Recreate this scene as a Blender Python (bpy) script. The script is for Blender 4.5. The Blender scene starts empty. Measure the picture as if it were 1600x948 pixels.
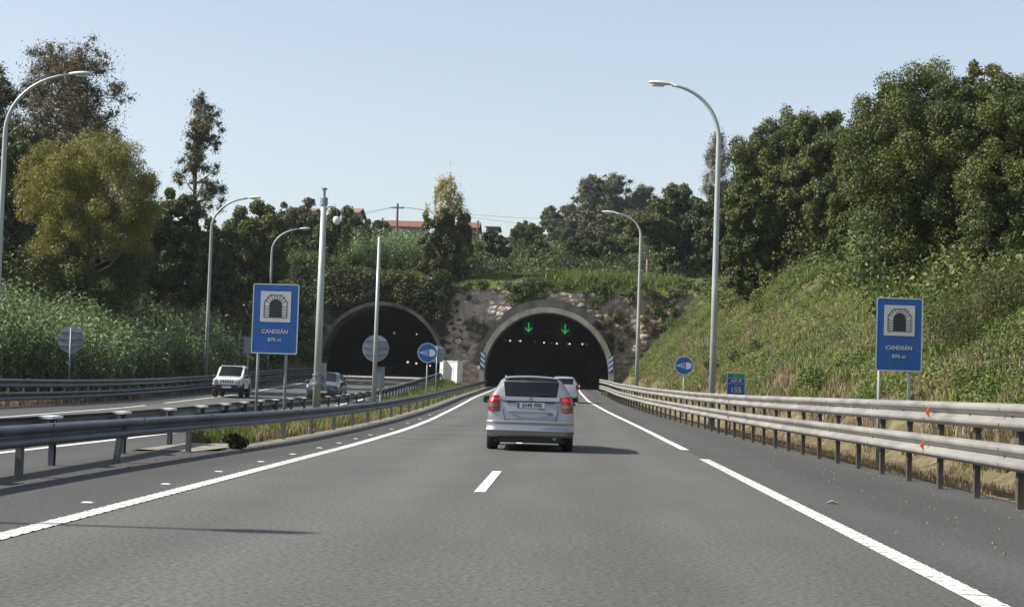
import bpy, bmesh, math, random
import numpy as np
from mathutils import Vector, Matrix, Euler

# ------------------------------------------------------------------ camera, sky, sun, exposure
S = bpy.context.scene
C = bpy.context.scene.collection
F_PX, CX, CY, W_PX = 2650.0, 800.0, 474.0, 1600.0
EYE = 1.2
ROLL = .032
VX, VY = 885.0, 608.5

def _cam_angles():
    dx, dy = VX-CX, CY-VY
    c, s = math.cos(ROLL), math.sin(ROLL)
    a, b = dx*c-dy*s, dx*s+dy*c
    p = math.atan2(-b, F_PX)
    y = -b*math.sin(p)+F_PX*math.cos(p)
    return p, math.atan2(a, y)
PITCH, YAW = _cam_angles()

def ray(u, v):
    dx, dy = (u-CX)/F_PX, (CY-v)/F_PX
    c, s = math.cos(ROLL), math.sin(ROLL)
    a, b = dx*c-dy*s, dx*s+dy*c
    z = b*math.cos(PITCH)+math.sin(PITCH)
    y = -b*math.sin(PITCH)+math.cos(PITCH)
    X, Y = a*math.cos(YAW)-y*math.sin(YAW), a*math.sin(YAW)+y*math.cos(YAW)
    return X/Y, z/Y

def at(u, v, d):
    a, b = ray(u, v)
    return a*d, d, EYE+b*d

cam = bpy.data.cameras.new('camera'); camo = bpy.data.objects.new('camera', cam)
C.objects.link(camo); S.camera = camo
camo.location = (0, 0, EYE)
cam.sensor_width = 36.0; cam.lens = 36.0*F_PX/W_PX
cam.clip_start = .1; cam.clip_end = 6000
camo.matrix_world = (Matrix.Translation((0, 0, EYE)) @ Matrix.Rotation(YAW, 4, 'Z')
                     @ Matrix.Rotation(math.pi/2+PITCH, 4, 'X') @ Matrix.Rotation(ROLL, 4, 'Z'))

SUN_EL, SUN_BEHIND = 41.0, 6.0            # degrees; the sun stands to the left, a little behind the camera
sd = Vector((-math.cos(math.radians(SUN_BEHIND)), -math.sin(math.radians(SUN_BEHIND)), 0))
sd = Vector((sd.x*math.cos(math.radians(SUN_EL)), sd.y*math.cos(math.radians(SUN_EL)), math.sin(math.radians(SUN_EL))))
world = bpy.data.worlds.new("World"); S.world = world; world.use_nodes = True
nt = world.node_tree; nt.nodes.clear()
sky = nt.nodes.new('ShaderNodeTexSky'); sky.sky_type = 'NISHITA'; sky.sun_disc = False
sky.sun_elevation = math.radians(SUN_EL); sky.sun_rotation = math.atan2(sd.x, sd.y)
sky.altitude = 50; sky.air_density = 1.0; sky.dust_density = 1.3; sky.ozone_density = 1.0
bg = nt.nodes.new('ShaderNodeBackground'); bg.inputs['Strength'].default_value = .108
wo = nt.nodes.new('ShaderNodeOutputWorld')
hs = nt.nodes.new('ShaderNodeHueSaturation'); hs.inputs['Saturation'].default_value = .62; nt.links.new(sky.outputs[0], hs.inputs['Color']); nt.links.new(hs.outputs[0], bg.inputs[0]); nt.links.new(bg.outputs[0], wo.inputs[0])
sun = bpy.data.lights.new('sun', 'SUN'); sun.energy = 5.0; sun.angle = math.radians(.5); sun.color = (1, .95, .87)
suno = bpy.data.objects.new('sun', sun); C.objects.link(suno)
suno.rotation_euler = sd.to_track_quat('Z', 'Y').to_euler(); suno.location = (-30, 0, 60)
S.view_settings.view_transform = 'Standard'; S.view_settings.look = 'None'
S.view_settings.exposure = 0.70; S.view_settings.gamma = 1.0; S.view_settings.use_curve_mapping = False
S.cycles.max_bounces = 6; S.cycles.transparent_max_bounces = 6; S.cycles.volume_bounces = 0

# ------------------------------------------------------------------ materials
MATS = {}
def mat(name, col, rough=.7, metal=0., noise=0., scale=4., col2=None, bump=0., bscale=None, spec=.5, coat=0., emit=None, es=0., detail=4., stretch=None, thr=(.35, .65)):
    if name in MATS: return MATS[name]
    m = bpy.data.materials.new(name); m.use_nodes = True; MATS[name] = m
    n = m.node_tree.nodes; l = m.node_tree.links; b = n['Principled BSDF']
    b.inputs['Base Color'].default_value = (*col, 1); b.inputs['Roughness'].default_value = rough
    b.inputs['Metallic'].default_value = metal; b.inputs['Specular IOR Level'].default_value = spec
    b.inputs['Coat Weight'].default_value = coat
    if coat: b.inputs['Coat Roughness'].default_value = .06
    if emit:
        b.inputs['Emission Color'].default_value = (*emit, 1); b.inputs['Emission Strength'].default_value = es
    if noise or col2 or bump:
        tc = n.new('ShaderNodeTexCoord'); src = tc.outputs['Object']
        if stretch:
            mp = n.new('ShaderNodeMapping'); mp.inputs['Scale'].default_value = stretch
            l.new(src, mp.inputs[0]); src = mp.outputs[0]
        tx = n.new('ShaderNodeTexNoise'); tx.inputs['Scale'].default_value = scale; tx.inputs['Detail'].default_value = detail
        l.new(src, tx.inputs['Vector'])
        if noise or col2:
            cr = n.new('ShaderNodeValToRGB'); c2 = col2 or tuple(min(1, c*(1+noise)) for c in col)
            c1 = col if col2 else tuple(c*(1-noise) for c in col)
            cr.color_ramp.elements[0].position = thr[0]; cr.color_ramp.elements[1].position = thr[1]
            cr.color_ramp.elements[0].color = (*c1, 1); cr.color_ramp.elements[1].color = (*c2, 1)
            l.new(tx.outputs['Fac'], cr.inputs[0]); l.new(cr.outputs[0], b.inputs['Base Color'])
        if bump:
            t2 = n.new('ShaderNodeTexNoise'); t2.inputs['Scale'].default_value = bscale or scale*3; t2.inputs['Detail'].default_value = 3
            l.new(src, t2.inputs['Vector'])
            bp = n.new('ShaderNodeBump'); bp.inputs['Strength'].default_value = bump; bp.inputs['Distance'].default_value = .05
            l.new(t2.outputs['Fac'], bp.inputs['Height']); l.new(bp.outputs[0], b.inputs['Normal'])
    return m

def leaf_mat(name, cols, trans=.25, rough=.55, scale=.35, mul=(1.42, 1.18, .88)):
    """leaf colours: a spread of greens per leaf plus slow drift of hue through the plant"""
    if name in MATS: return MATS[name]
    cols = [(c[0]*mul[0], c[1]*mul[1], c[2]*mul[2]) for c in cols]
    m = bpy.data.materials.new(name); m.use_nodes = True; MATS[name] = m
    n = m.node_tree.nodes; l = m.node_tree.links; b = n['Principled BSDF']
    geo = n.new('ShaderNodeNewGeometry'); tc = n.new('ShaderNodeTexCoord')
    tx = n.new('ShaderNodeTexNoise'); tx.inputs['Scale'].default_value = scale; tx.inputs['Detail'].default_value = 3
    l.new(tc.outputs['Object'], tx.inputs['Vector'])
    mx = n.new('ShaderNodeMath'); mx.operation = 'MULTIPLY_ADD'
    l.new(geo.outputs['Random Per Island'], mx.inputs[0]); mx.inputs[1].default_value = .75
    m2 = n.new('ShaderNodeMath'); m2.operation = 'MULTIPLY_ADD'
    l.new(tx.outputs['Fac'], m2.inputs[0]); m2.inputs[1].default_value = 1.4; m2.inputs[2].default_value = -.58
    l.new(m2.outputs[0], mx.inputs[2])
    cr = n.new('ShaderNodeValToRGB'); e = cr.color_ramp.elements
    e[0].position = 0; e[1].position = 1; e[0].color = (*cols[0], 1); e[1].color = (*cols[-1], 1)
    for i, c in enumerate(cols[1:-1]):
        x = e.new((i+1)/(len(cols)-1)); x.color = (*c, 1)
    l.new(mx.outputs[0], cr.inputs[0]); l.new(cr.outputs[0], b.inputs['Base Color'])
    b.inputs['Roughness'].default_value = rough; b.inputs['Specular IOR Level'].default_value = .35
    tr = n.new('ShaderNodeBsdfTranslucent'); l.new(cr.outputs[0], tr.inputs[0])
    ms = n.new('ShaderNodeMixShader'); ms.inputs[0].default_value = trans
    out = n['Material Output']; l.new(b.outputs[0], ms.inputs[1]); l.new(tr.outputs[0], ms.inputs[2]); l.new(ms.outputs[0], out.inputs[0])
    return m

def asphalt(name, base, patch=1.0, tracks=()):
    m = bpy.data.materials.new(name); m.use_nodes = True; MATS[name] = m
    n = m.node_tree.nodes; l = m.node_tree.links; b = n['Principled BSDF']
    tc = n.new('ShaderNodeTexCoord')
    def noise(sc, det, stretch=None):
        t = n.new('ShaderNodeTexNoise'); t.inputs['Scale'].default_value = sc; t.inputs['Detail'].default_value = det
        src = tc.outputs['Object']
        if stretch:
            mp = n.new('ShaderNodeMapping'); mp.inputs['Scale'].default_value = stretch; l.new(src, mp.inputs[0]); src = mp.outputs[0]
        l.new(src, t.inputs['Vector']); return t.outputs['Fac']
    def ramp(src, lo, hi, a, c):
        r = n.new('ShaderNodeMapRange'); r.inputs[1].default_value = lo; r.inputs[2].default_value = hi
        r.inputs[3].default_value = a; r.inputs[4].default_value = c; l.new(src, r.inputs[0]); return r.outputs[0]
    def mul(a, c):
        q = n.new('ShaderNodeMath'); q.operation = 'MULTIPLY'; l.new(a, q.inputs[0]); l.new(c, q.inputs[1]); return q.outputs[0]
    fine = ramp(noise(24, 3), .3, .7, .60, 1.40)
    mid = ramp(noise(1.0, 4, (1, .35, 1)), .3, .7, .93, 1.07)
    big = ramp(noise(.5, 3, (1, .05, 1)), .3, .7, 1-.10*patch, 1+.10*patch)
    k = mul(mul(fine, mid), big)
    sx = n.new('ShaderNodeSeparateXYZ'); l.new(tc.outputs['Object'], sx.inputs[0])
    def mth(op, a_, b_):
        q = n.new('ShaderNodeMath'); q.operation = op
        for i_, v_ in ((0, a_), (1, b_)):
            if isinstance(v_, (int, float)): q.inputs[i_].default_value = v_
            else: l.new(v_, q.inputs[i_])
        return q.outputs[0]
    wob = mth('MULTIPLY', noise(.6, 2, (1, .12, 1)), 1.6)
    ph = mth('MULTIPLY', mth('ADD', sx.outputs['X'], wob), 2*math.pi/1.75)
    k = mul(k, mth('MULTIPLY_ADD' if False else 'ADD', mth('MULTIPLY', mth('SINE', ph, 0), .075*patch), 1.0))
    v = n.new('ShaderNodeTexVoronoi'); v.inputs['Scale'].default_value = 60; l.new(tc.outputs['Object'], v.inputs['Vector'])
    sp = ramp(v.outputs['Distance'], .0, .18, 1.5, 1.0); k = mul(k, sp)
    cb = n.new('ShaderNodeVectorMath'); cb.operation = 'SCALE'; cb.inputs[0].default_value = base
    l.new(k, cb.inputs['Scale']); l.new(cb.outputs[0], b.inputs['Base Color'])
    b.inputs['Roughness'].default_value = .86; b.inputs['Specular IOR Level'].default_value = .3
    bp = n.new('ShaderNodeBump'); bp.inputs['Strength'].default_value = .35; bp.inputs['Distance'].default_value = .006
    l.new(noise(45, 2), bp.inputs['Height']); l.new(bp.outputs[0], b.inputs['Normal'])
    return m

M_ASPH = asphalt('asphalt', (.086, .086, .080))
M_SHOULDER = asphalt('shoulder_asphalt', (.060, .060, .058), 1.2)
M_PAINT = mat('road_paint', (.38, .38, .36), .65, col2=(.62, .62, .58), scale=9, detail=8, bump=.3, bscale=30, thr=(.30, .52))
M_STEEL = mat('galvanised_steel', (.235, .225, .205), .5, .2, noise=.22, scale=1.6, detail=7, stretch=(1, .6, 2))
M_STEELD = mat('shaded_steel', (.085, .095, .115), .45, .35, noise=.30, scale=1.5)  # shade of beams turned from the sun is put into this colour
M_POST = mat('post_steel', (.13, .13, .125), .6, .3, noise=.2, scale=4)
M_POLE = mat('lamp_pole_steel', (.33, .36, .35), .45, .2, noise=.08, scale=.7)
M_GREY = mat('grey_sheet', (.21, .24, .27), .5, .2, noise=.08, scale=3)
M_BLACK = mat('black_plastic', (.018, .018, .019), .55)
M_RUBBER = mat('tyre_rubber', (.022, .022, .022), .85)
M_WHITE = mat('white_paint', (.62, .62, .60), .4, noise=.04, scale=3)
M_SIGNBLUE = mat('sign_blue', (.006, .070, .27), .38, noise=.10, scale=2.5)
M_SIGNWHITE = mat('sign_white', (.42, .44, .45), .45)
M_SIGNBLACK = mat('sign_black', (.012, .012, .014), .5)
M_SIGNGREEN = mat('sign_green', (.01, .19, .12), .4)
M_CONC = mat('concrete', (.30, .28, .24), .9, noise=.28, scale=1.1, bump=.4, bscale=9, stretch=(1, 1, .45))
M_CONCD = mat('stained_shaded_concrete', (.085, .082, .08), .9, noise=.4, scale=.8, bump=.4, bscale=8, stretch=(1, 1, .35))  # dark tone also carries the shadow down the right portal's collar
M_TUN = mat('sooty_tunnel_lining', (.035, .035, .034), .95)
M_GLASS = mat('dark_car_glass', (.010, .011, .014), .10, spec=.28)
M_ORANGE = mat('orange_reflector', (.75, .13, .03), .4)
M_RUST = mat('brown_wood', (.10, .07, .05), .8)
M_SOIL = mat('pale_gravel', (.17, .155, .13), .95, noise=.3, scale=5, bump=.6, bscale=30)

# ------------------------------------------------------------------ mesh helpers
def tag(o, label=None, cat=None, group=None, kind=None):
    if label: o['label'] = label
    if cat: o['category'] = cat
    if group: o['group'] = group
    if kind: o['kind'] = kind
    return o

def link(o, parent=None):
    C.objects.link(o)
    if parent is not None: o.parent = parent
    return o

def empty(name, loc=(0, 0, 0), rz=0., **k):
    o = bpy.data.objects.new(name, None); o.location = loc; o.rotation_euler = (0, 0, rz)
    link(o); tag(o, **k); return o

class MB:
    def __init__(s): s.v = []; s.f = []; s.m = []
    def add(s, vs, fs, mi=0):
        o = len(s.v); s.v += [tuple(p) for p in vs]; s.f += [tuple(i+o for i in f) for f in fs]; s.m += [mi]*len(fs); return s
    def box(s, x0, x1, y0, y1, z0, z1, mi=0, M=None):
        p = [(x, y, z) for z in (z0, z1) for y in (y0, y1) for x in (x0, x1)]
        if M is not None: p = [M @ Vector(q) for q in p]
        return s.add(p, [(0, 2, 3, 1), (4, 5, 7, 6), (0, 1, 5, 4), (2, 6, 7, 3), (0, 4, 6, 2), (1, 3, 7, 5)], mi)
    def tube(s, pts, rs, n=10, cap=True, mi=0):
        pts = [Vector(p) for p in pts]
        if not hasattr(rs, '__len__'): rs = [rs]*len(pts)
        base = len(s.v); up = None
        for i, p in enumerate(pts):
            t = (pts[min(i+1, len(pts)-1)]-pts[max(i-1, 0)]).normalized()
            if up is None:
                up = Vector((0, 1, 0)) if abs(t.y) < .9 else Vector((1, 0, 0))
            a = (up-t*up.dot(t)).normalized(); bq = t.cross(a); up = a
            for k in range(n):
                w = 2*math.pi*k/n
                s.v.append(tuple(p+(a*math.cos(w)+bq*math.sin(w))*rs[i]))
        for i in range(len(pts)-1):
            for k in range(n):
                s.f.append((base+i*n+k, base+i*n+(k+1) % n, base+(i+1)*n+(k+1) % n, base+(i+1)*n+k)); s.m.append(mi)
        if cap:
            s.f.append(tuple(base+k for k in range(n))[::-1]); s.m.append(mi)
            e = base+(len(pts)-1)*n; s.f.append(tuple(e+k for k in range(n))); s.m.append(mi)
        return s
    def prism(s, pts, y0, y1, mi=0):
        """polygon in XZ extruded along Y"""
        n = len(pts)
        vs = [(x, y0, z) for x, z in pts]+[(x, y1, z) for x, z in pts]
        fs = [tuple(range(n)), tuple(range(2*n-1, n-1, -1))]+[(i, i+n, (i+1) % n+n, (i+1) % n) for i in range(n)]
        return s.add(vs, fs, mi)
    def build(s, name, mats, parent=None, smooth=False, bevel=0., **k):
        me = bpy.data.meshes.new(name); me.from_pydata(s.v, [], s.f); me.update()
        if not isinstance(mats, (list, tuple)): mats = [mats]
        for m in mats: me.materials.append(m)
        if len(mats) > 1: me.polygons.foreach_set('material_index', s.m)
        if bevel:
            bm = bmesh.new(); bm.from_mesh(me); bmesh.ops.recalc_face_normals(bm, faces=bm.faces)
            ed = [e for e in bm.edges if len(e.link_faces) == 2 and e.calc_face_angle(0) > .6]
            bmesh.ops.bevel(bm, geom=ed, offset=bevel, segments=2, affect='EDGES', clamp_overlap=True)
            bm.to_mesh(me); bm.free()
        if smooth: me.polygons.foreach_set('use_smooth', [True]*len(me.polygons))
        o = bpy.data.objects.new(name, me); link(o, parent); tag(o, **k); return o

def rounded_rect(w, h, r, n=5, cx=0, cz=0):
    p = []
    for (sx, sz, a0) in ((1, 1, 0), (-1, 1, 90), (-1, -1, 180), (1, -1, 270)):
        for i in range(n+1):
            a = math.radians(a0+90*i/n)
            p.append((cx+sx*(w/2-r)+r*math.cos(a), cz+sz*(h/2-r)+r*math.sin(a)))
    return p

def circle(r, n=32, cx=0, cz=0):
    return [(cx+r*math.cos(2*math.pi*i/n), cz+r*math.sin(2*math.pi*i/n)) for i in range(n)]

def text(s, size, m, parent, loc, name='lettering', rx=90, rz=0, bold=.0, sx=1.):
    cu = bpy.data.curves.new(name, 'FONT'); cu.body = s; cu.size = size; cu.align_x = 'CENTER'; cu.align_y = 'CENTER'
    cu.extrude = .0015; cu.offset = bold; cu.resolution_u = 3
    t = bpy.data.objects.new(name, cu); C.objects.link(t)
    dg = bpy.context.evaluated_depsgraph_get(); me = bpy.data.meshes.new_from_object(t.evaluated_get(dg))
    bpy.data.objects.remove(t); bpy.data.curves.remove(cu)
    me.materials.clear(); me.materials.append(m); me.name = name
    o = bpy.data.objects.new(name, me); o.rotation_euler = (math.radians(rx), 0, math.radians(rz)); o.location = loc
    o.scale = (sx, 1, 1)
    link(o, parent); return o

def grid_mesh(name, P, m, parent=None, smooth=True, **k):
    """P: (n, m, 3) array"""
    a, b = P.shape[:2]
    idx = np.arange(a*b).reshape(a, b)
    q = np.stack([idx[:-1, :-1], idx[:-1, 1:], idx[1:, 1:], idx[1:, :-1]], -1).reshape(-1, 4)
    return np_mesh(name, P.reshape(-1, 3), q, m, parent, smooth, **k)

def np_mesh(name, V, Q, m, parent=None, smooth=False, **k):
    me = bpy.data.meshes.new(name); nq, w = Q.shape
    me.vertices.add(len(V)); me.vertices.foreach_set('co', np.ascontiguousarray(V, dtype=np.float32).ravel())
    me.loops.add(nq*w); me.loops.foreach_set('vertex_index', np.ascontiguousarray(Q, dtype=np.int32).ravel())
    me.polygons.add(nq); me.polygons.foreach_set('loop_start', np.arange(nq, dtype=np.int32)*w)
    try: me.polygons.foreach_set('loop_total', np.full(nq, w, dtype=np.int32))
    except Exception: pass
    if smooth: me.polygons.foreach_set('use_smooth', np.ones(nq, dtype=bool))
    me.update(calc_edges=True); me.validate(); me.materials.append(m)
    o = bpy.data.objects.new(name, me); link(o, parent); tag(o, **k); return o

# value noise for shaping ground
_rs = np.random.RandomState(5); _tab = _rs.rand(256, 256)
def vnoise(x, y):
    x = np.asarray(x, float); y = np.asarray(y, float)
    xi = np.floor(x).astype(int); yi = np.floor(y).astype(int); fx = x-xi; fy = y-yi
    fx = fx*fx*(3-2*fx); fy = fy*fy*(3-2*fy)
    a = _tab[xi % 256, yi % 256]; b = _tab[(xi+1) % 256, yi % 256]; c = _tab[xi % 256, (yi+1) % 256]; d = _tab[(xi+1) % 256, (yi+1) % 256]
    return (a*(1-fx)+b*fx)*(1-fy)+(c*(1-fx)+d*fx)*fy

# ------------------------------------------------------------------ plan of the place (metres; x right, y ahead)
def _smooth(xs, ys):
    g = np.arange(-420, 420, .5); v = np.interp(g, xs, ys)
    k = np.hanning(25); k /= k.sum(); v2 = np.convolve(np.pad(v, 12, 'edge'), k, 'valid')
    return lambda y: np.interp(y, g, v2)
FACE = 155.5                                     # where the rock-faced portal wall stands
XL = _smooth([-400, 33, 47, 58, 79, 105, 137, 156, 300], [-4.08, -4.08, -4.28, -4.55, -5.1, -5.7, -5.95, -6.1, -7.0])
XR = _smooth([-400, 33, 47, 58, 79, 105, 137, 156, 300], [2.57, 2.57, 2.53, 2.42, 1.95, 1.37, 1.15, 1.1, .3])
ZR = _smooth([-400, 44, 58, 79, 105, 137, 156, 300], [0, 0, .05, .22, .53, .98, 1.28, 3.4])
LXR = _smooth([-400, 24, 36, 57, 68, 82, 100, 130, 156, 300], [-8.3, -8.3, -8.4, -9.3, -10.0, -10.9, -11.4, -12.0, -12.9, -15])
LXL = _smooth([-400, 20, 44, 57, 68, 75, 88, 105, 125, 156, 300], [-13.6, -13.9, -14.8, -15.9, -17.0, -17.7, -18.4, -18.95, -19.4, -20.4, -22.5])
ZL = _smooth([-400, 66, 75, 88, 100, 125, 156, 300], [0, 0, .05, .20, .43, 1.08, 1.92, 5])
RAIL_A = _smooth([-60, 10, 19, 27, 33, 42, 55, 75, 105, 137, 152, 300], [-6.0, -6.15, -6.25, -6.05, -5.8, -5.85, -5.98, -6.3, -6.9, -7.15, -7.25, -8])
RAIL_B = _smooth([-60, 19, 24, 28, 35, 48, 60, 85, 110, 140, 152, 300], [-6.9, -6.65, -6.75, -6.9, -7.4, -8.5, -9.1, -9.9, -10.4, -10.9, -11.2, -12])
RAIL_R = _smooth([-60, 20, 27, 35, 57, 75, 98, 122, 131, 300], [5.2, 5.2, 5.12, 4.95, 4.5, 3.85, 3.15, 2.9, 2.6, 2.4])
RAIL_C = _smooth([-60, 40, 58, 70, 80, 90, 110, 130, 300], [-17.3, -18.3, -19.4, -20.0, -20.4, -20.9, -21.2, -21.0, -21])
TOE_R = _smooth([-400, 35, 60, 100, 150, 300], [6.9, 6.9, 6.3, 4.9, 4.3, 4.3])
SL_R = _smooth([-400, 50, 100, 150, 300], [.62, .68, .95, 1.12, 1.12])
TOE_L = _smooth([-400, 60, 100, 130, 155, 300], [-21.5, -22.5, -23.3, -23.0, -22.6, -22])
SL_L = _smooth([-400, 70, 110, 150, 300], [.30, .42, .62, .95, .95])
RED = 3.0                                        # ledge behind wall

def softcap(h, cap, k=1.5):
    return cap-k*np.log1p(np.exp((cap-h)/k))+k*np.log1p(np.exp(cap/k))*0 if False else np.where(h < cap-k, h, cap-k+k*(1-np.exp(-(h-(cap-k))/k)))

def hill_z(X, Y):
    """the hill over the tunnels, from the ledge on the wall back to the skyline"""
    X = np.asarray(X, float); Y = np.asarray(Y, float)
    t = np.clip((Y-164)/75, 0, 1.0)
    z = 10.15+1.5*np.clip((Y-156.5)/7.5, 0, 1)+10.0*t*t*(3-2*t)*.30+5.6*t
    z = z+np.clip(X-10, 0, 60)*.12*np.clip((Y-150)/20, 0, 1)+np.clip((Y-240)/200, 0, 1)*np.clip(X-5, 0, 60)*.22
    z = z+(vnoise(X*.08+3, Y*.08)-.5)*1.6*np.clip((Y-160)/20, 0, 1)
    return z-np.clip((Y-420)/400, 0, 1)*26

def ground(X, Y):
    X = np.asarray(X, float); Y = np.asarray(Y, float)
    X, Y = np.broadcast_arrays(X, Y)
    zr, zl = ZR(Y), ZL(Y)
    z = np.where(X > RAIL_A(Y), zr, zl)
    t = np.clip((X-RAIL_B(Y))/np.maximum(RAIL_A(Y)-RAIL_B(Y), .1), 0, 1)
    z = np.where((X <= RAIL_A(Y)) & (X >= RAIL_B(Y)), zl*(1-t)+zr*t, z)-.05
    nb = vnoise(X*.35, Y*.2)*.75+vnoise(X*1.1, Y*.8)*.25+vnoise(X*.13+5, Y*.09)*.9-.95
    toe = TOE_R(Y); h = np.maximum(X-toe, 0)*SL_R(Y)
    cap = np.interp(Y, [30, 50, 75, 92, 112], [4.4, 4.8, 5.6, 8.2, 10.6])+np.clip((X-20)*.1, 0, 4)
    z = np.where(X > toe, z+softcap(h, cap)+nb*np.clip((X-toe)/2, 0, 1), z)
    toe = TOE_L(Y); h = np.maximum(toe-X, 0)*SL_L(Y)
    z = np.where(X < toe, z+softcap(h, 9.6)+nb*np.clip((toe-X)/2, 0, 1), z)
    # verge outside the right rail sinks a little
    z = z-np.where((X > RAIL_R(Y)+.35) & (X < TOE_R(Y)+.8), .08, 0)
    hz = hill_z(X, Y)
    k = np.clip((Y-FACE-.4)/.5, 0, 1)
    return z*(1-k)+np.maximum(hz, z*np.clip(1-(Y-160)/30, 0, 1))*k

def gz(x, y): return float(ground(x, y))

# ground sheet: fine near the road, wide out to the horizon
def ground_sheet():
    gx = np.unique(np.concatenate([[-1800, -1000, -600, -350, -220, -150, -110, -85], np.arange(-70, -24, 1.5), np.arange(-24, 24, .5), np.arange(24, 70, 1.5), [80, 95, 120, 170, 250, 400, 700, 1100, 1800]]))
    gy1 = np.unique(np.concatenate([[-400, -250, -150, -90, -60], np.arange(-40, 20, 4), np.arange(20, FACE+.3, 1.0), [FACE+.35]]))
    gy2 = np.unique(np.concatenate([[FACE+.9], np.arange(157, 250, 2), np.arange(250, 420, 10), [450, 520, 620, 800, 1100, 1600, 2600]]))
    return gx, gy1, gy2
gm = bpy.data.materials.new('verge_ground'); gm.use_nodes = True
def ground_material(m):
    n = m.node_tree.nodes; l = m.node_tree.links; b = n['Principled BSDF']; tc = n.new('ShaderNodeTexCoord')
    def noise(sc, det=4, off=0):
        t = n.new('ShaderNodeTexNoise'); t.inputs['Scale'].default_value = sc; t.inputs['Detail'].default_value = det
        mp = n.new('ShaderNodeMapping'); mp.inputs['Location'].default_value = (off, off, 0)
        l.new(tc.outputs['Object'], mp.inputs[0]); l.new(mp.outputs[0], t.inputs['Vector']); return t.outputs['Fac']
    def ramp(src, els):
        r = n.new('ShaderNodeValToRGB'); e = r.color_ramp.elements
        e[0].position, e[0].color = els[0][0], (*els[0][1], 1); e[1].position, e[1].color = els[-1][0], (*els[-1][1], 1)
        for p, c in els[1:-1]:
            x = e.new(p); x.color = (*c, 1)
        l.new(src, r.inputs[0]); return r.outputs[0]
    green = ramp(noise(.9, 5), [(.3, (.030, .042, .014)), (.5, (.058, .072, .023)), (.7, (.10, .10, .038))])
    dry = ramp(noise(2.2, 5, 9), [(.3, (.10, .078, .045)), (.5, (.17, .135, .08)), (.7, (.25, .20, .125))])
    sx = n.new('ShaderNodeSeparateXYZ'); l.new(tc.outputs['Object'], sx.inputs[0])
    mr = n.new('ShaderNodeMapRange'); mr.inputs[1].default_value = .2; mr.inputs[2].default_value = 4.5; mr.inputs[3].default_value = .75; mr.inputs[4].default_value = .1
    l.new(sx.outputs['Z'], mr.inputs[0])
    ad = n.new('ShaderNodeMath'); ad.operation = 'ADD'; l.new(mr.outputs[0], ad.inputs[0])
    n2 = n.new('ShaderNodeMath'); n2.operation = 'MULTIPLY_ADD'; l.new(noise(.25, 5, 4), n2.inputs[0]); n2.inputs[1].default_value = 1.8; n2.inputs[2].default_value = -.9
    l.new(n2.outputs[0], ad.inputs[1]); ad.use_clamp = True
    mx = n.new('ShaderNodeMix'); mx.data_type = 'RGBA'; l.new(ad.outputs[0], mx.inputs[0]); l.new(green, mx.inputs[6]); l.new(dry, mx.inputs[7])
    l.new(mx.outputs[2], b.inputs['Base Color']); b.inputs['Roughness'].default_value = .95; b.inputs['Specular IOR Level'].default_value = .15
    bp = n.new('ShaderNodeBump'); bp.inputs['Strength'].default_value = .8; bp.inputs['Distance'].default_value = .15
    l.new(noise(6, 4), bp.inputs['Height']); l.new(bp.outputs[0], b.inputs['Normal'])
ground_material(gm)
gx, gy1, gy2 = ground_sheet()
XX, YY = np.meshgrid(gx, gy1); grid_mesh('ground', np.stack([XX, YY, ground(XX, YY)], -1), gm, kind='structure')
XX, YY = np.meshgrid(gx, gy2); ZZ = ground(XX, YY)
grid_mesh('hill', np.stack([XX, YY, ZZ], -1), gm, kind='structure')

def ribbon(name, fa, fb, fz, y0, y1, m, dz=0., step=1.0, **k):
    ys = np.arange(y0, y1+step*.5, step); ys[-1] = y1
    P = np.zeros((len(ys), 2, 3)); P[:, 0, 0] = fa(ys); P[:, 1, 0] = fb(ys); P[:, :, 1] = ys[:, None]; P[:, :, 2] = (fz(ys)+dz)[:, None]
    return grid_mesh(name, P, m, smooth=False, **k)

T_END = 300
YN = -40
ribbon('carriageway', lambda y: XL(y)-.0, lambda y: XR(y)+.0, ZR, YN, T_END, M_ASPH, kind='structure')
ribbon('left_shoulder', lambda y: np.minimum(np.where(y < 28, RAIL_A(y)-.9, RAIL_A(y)+.25), XL(y)-.4), lambda y: XL(y), ZR, YN, T_END, M_SHOULDER, kind='structure')
ribbon('right_shoulder', lambda y: XR(y), lambda y: RAIL_R(y)+.28, ZR, YN, T_END, M_SHOULDER, kind='structure')
ribbon('opposite_carriageway', lambda y: LXL(y), lambda y: LXR(y), ZL, YN, T_END, M_ASPH, kind='structure')
ribbon('opposite_shoulder', lambda y: RAIL_C(y)+.1, lambda y: LXL(y), ZL, YN, T_END, M_SHOULDER, kind='structure')
ribbon('median_shoulder', lambda y: LXR(y), lambda y: np.where(y < 28, RAIL_A(y)-.9, np.minimum(RAIL_B(y)+.15, RAIL_A(y)-1.0)), ZL, YN, T_END, M_SHOULDER, kind='structure')
# painted lines
def line(fx, w, y0, y1, fz=ZR):
    return ribbon('road_line', lambda y: fx(y)-w/2, lambda y: fx(y)+w/2, fz, y0, y1, M_PAINT, .006, 1.0 if y1-y0 > 8 else .5, kind='structure')
line(XL, .18, YN, 200)
line(XR, .18, YN, 31.4); line(XR, .18, 36.2, 200)
CENT = lambda y: XL(y)*.53+XR(y)*.47
for k in range(-2, 11):
    y = 19.4+17*k; line(CENT, .13, y, y+5.0)
line(LXR, .16, YN, 200, ZL)
line(LXL, .16, YN, 68.5, ZL); line(LXL, .16, 74, 200, ZL)
LC = lambda y: (LXL(y)+LXR(y))/2
for k in range(0, 12):
    y = 9+17*k; line(LC, .12, y, y+5.0, ZL)
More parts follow.
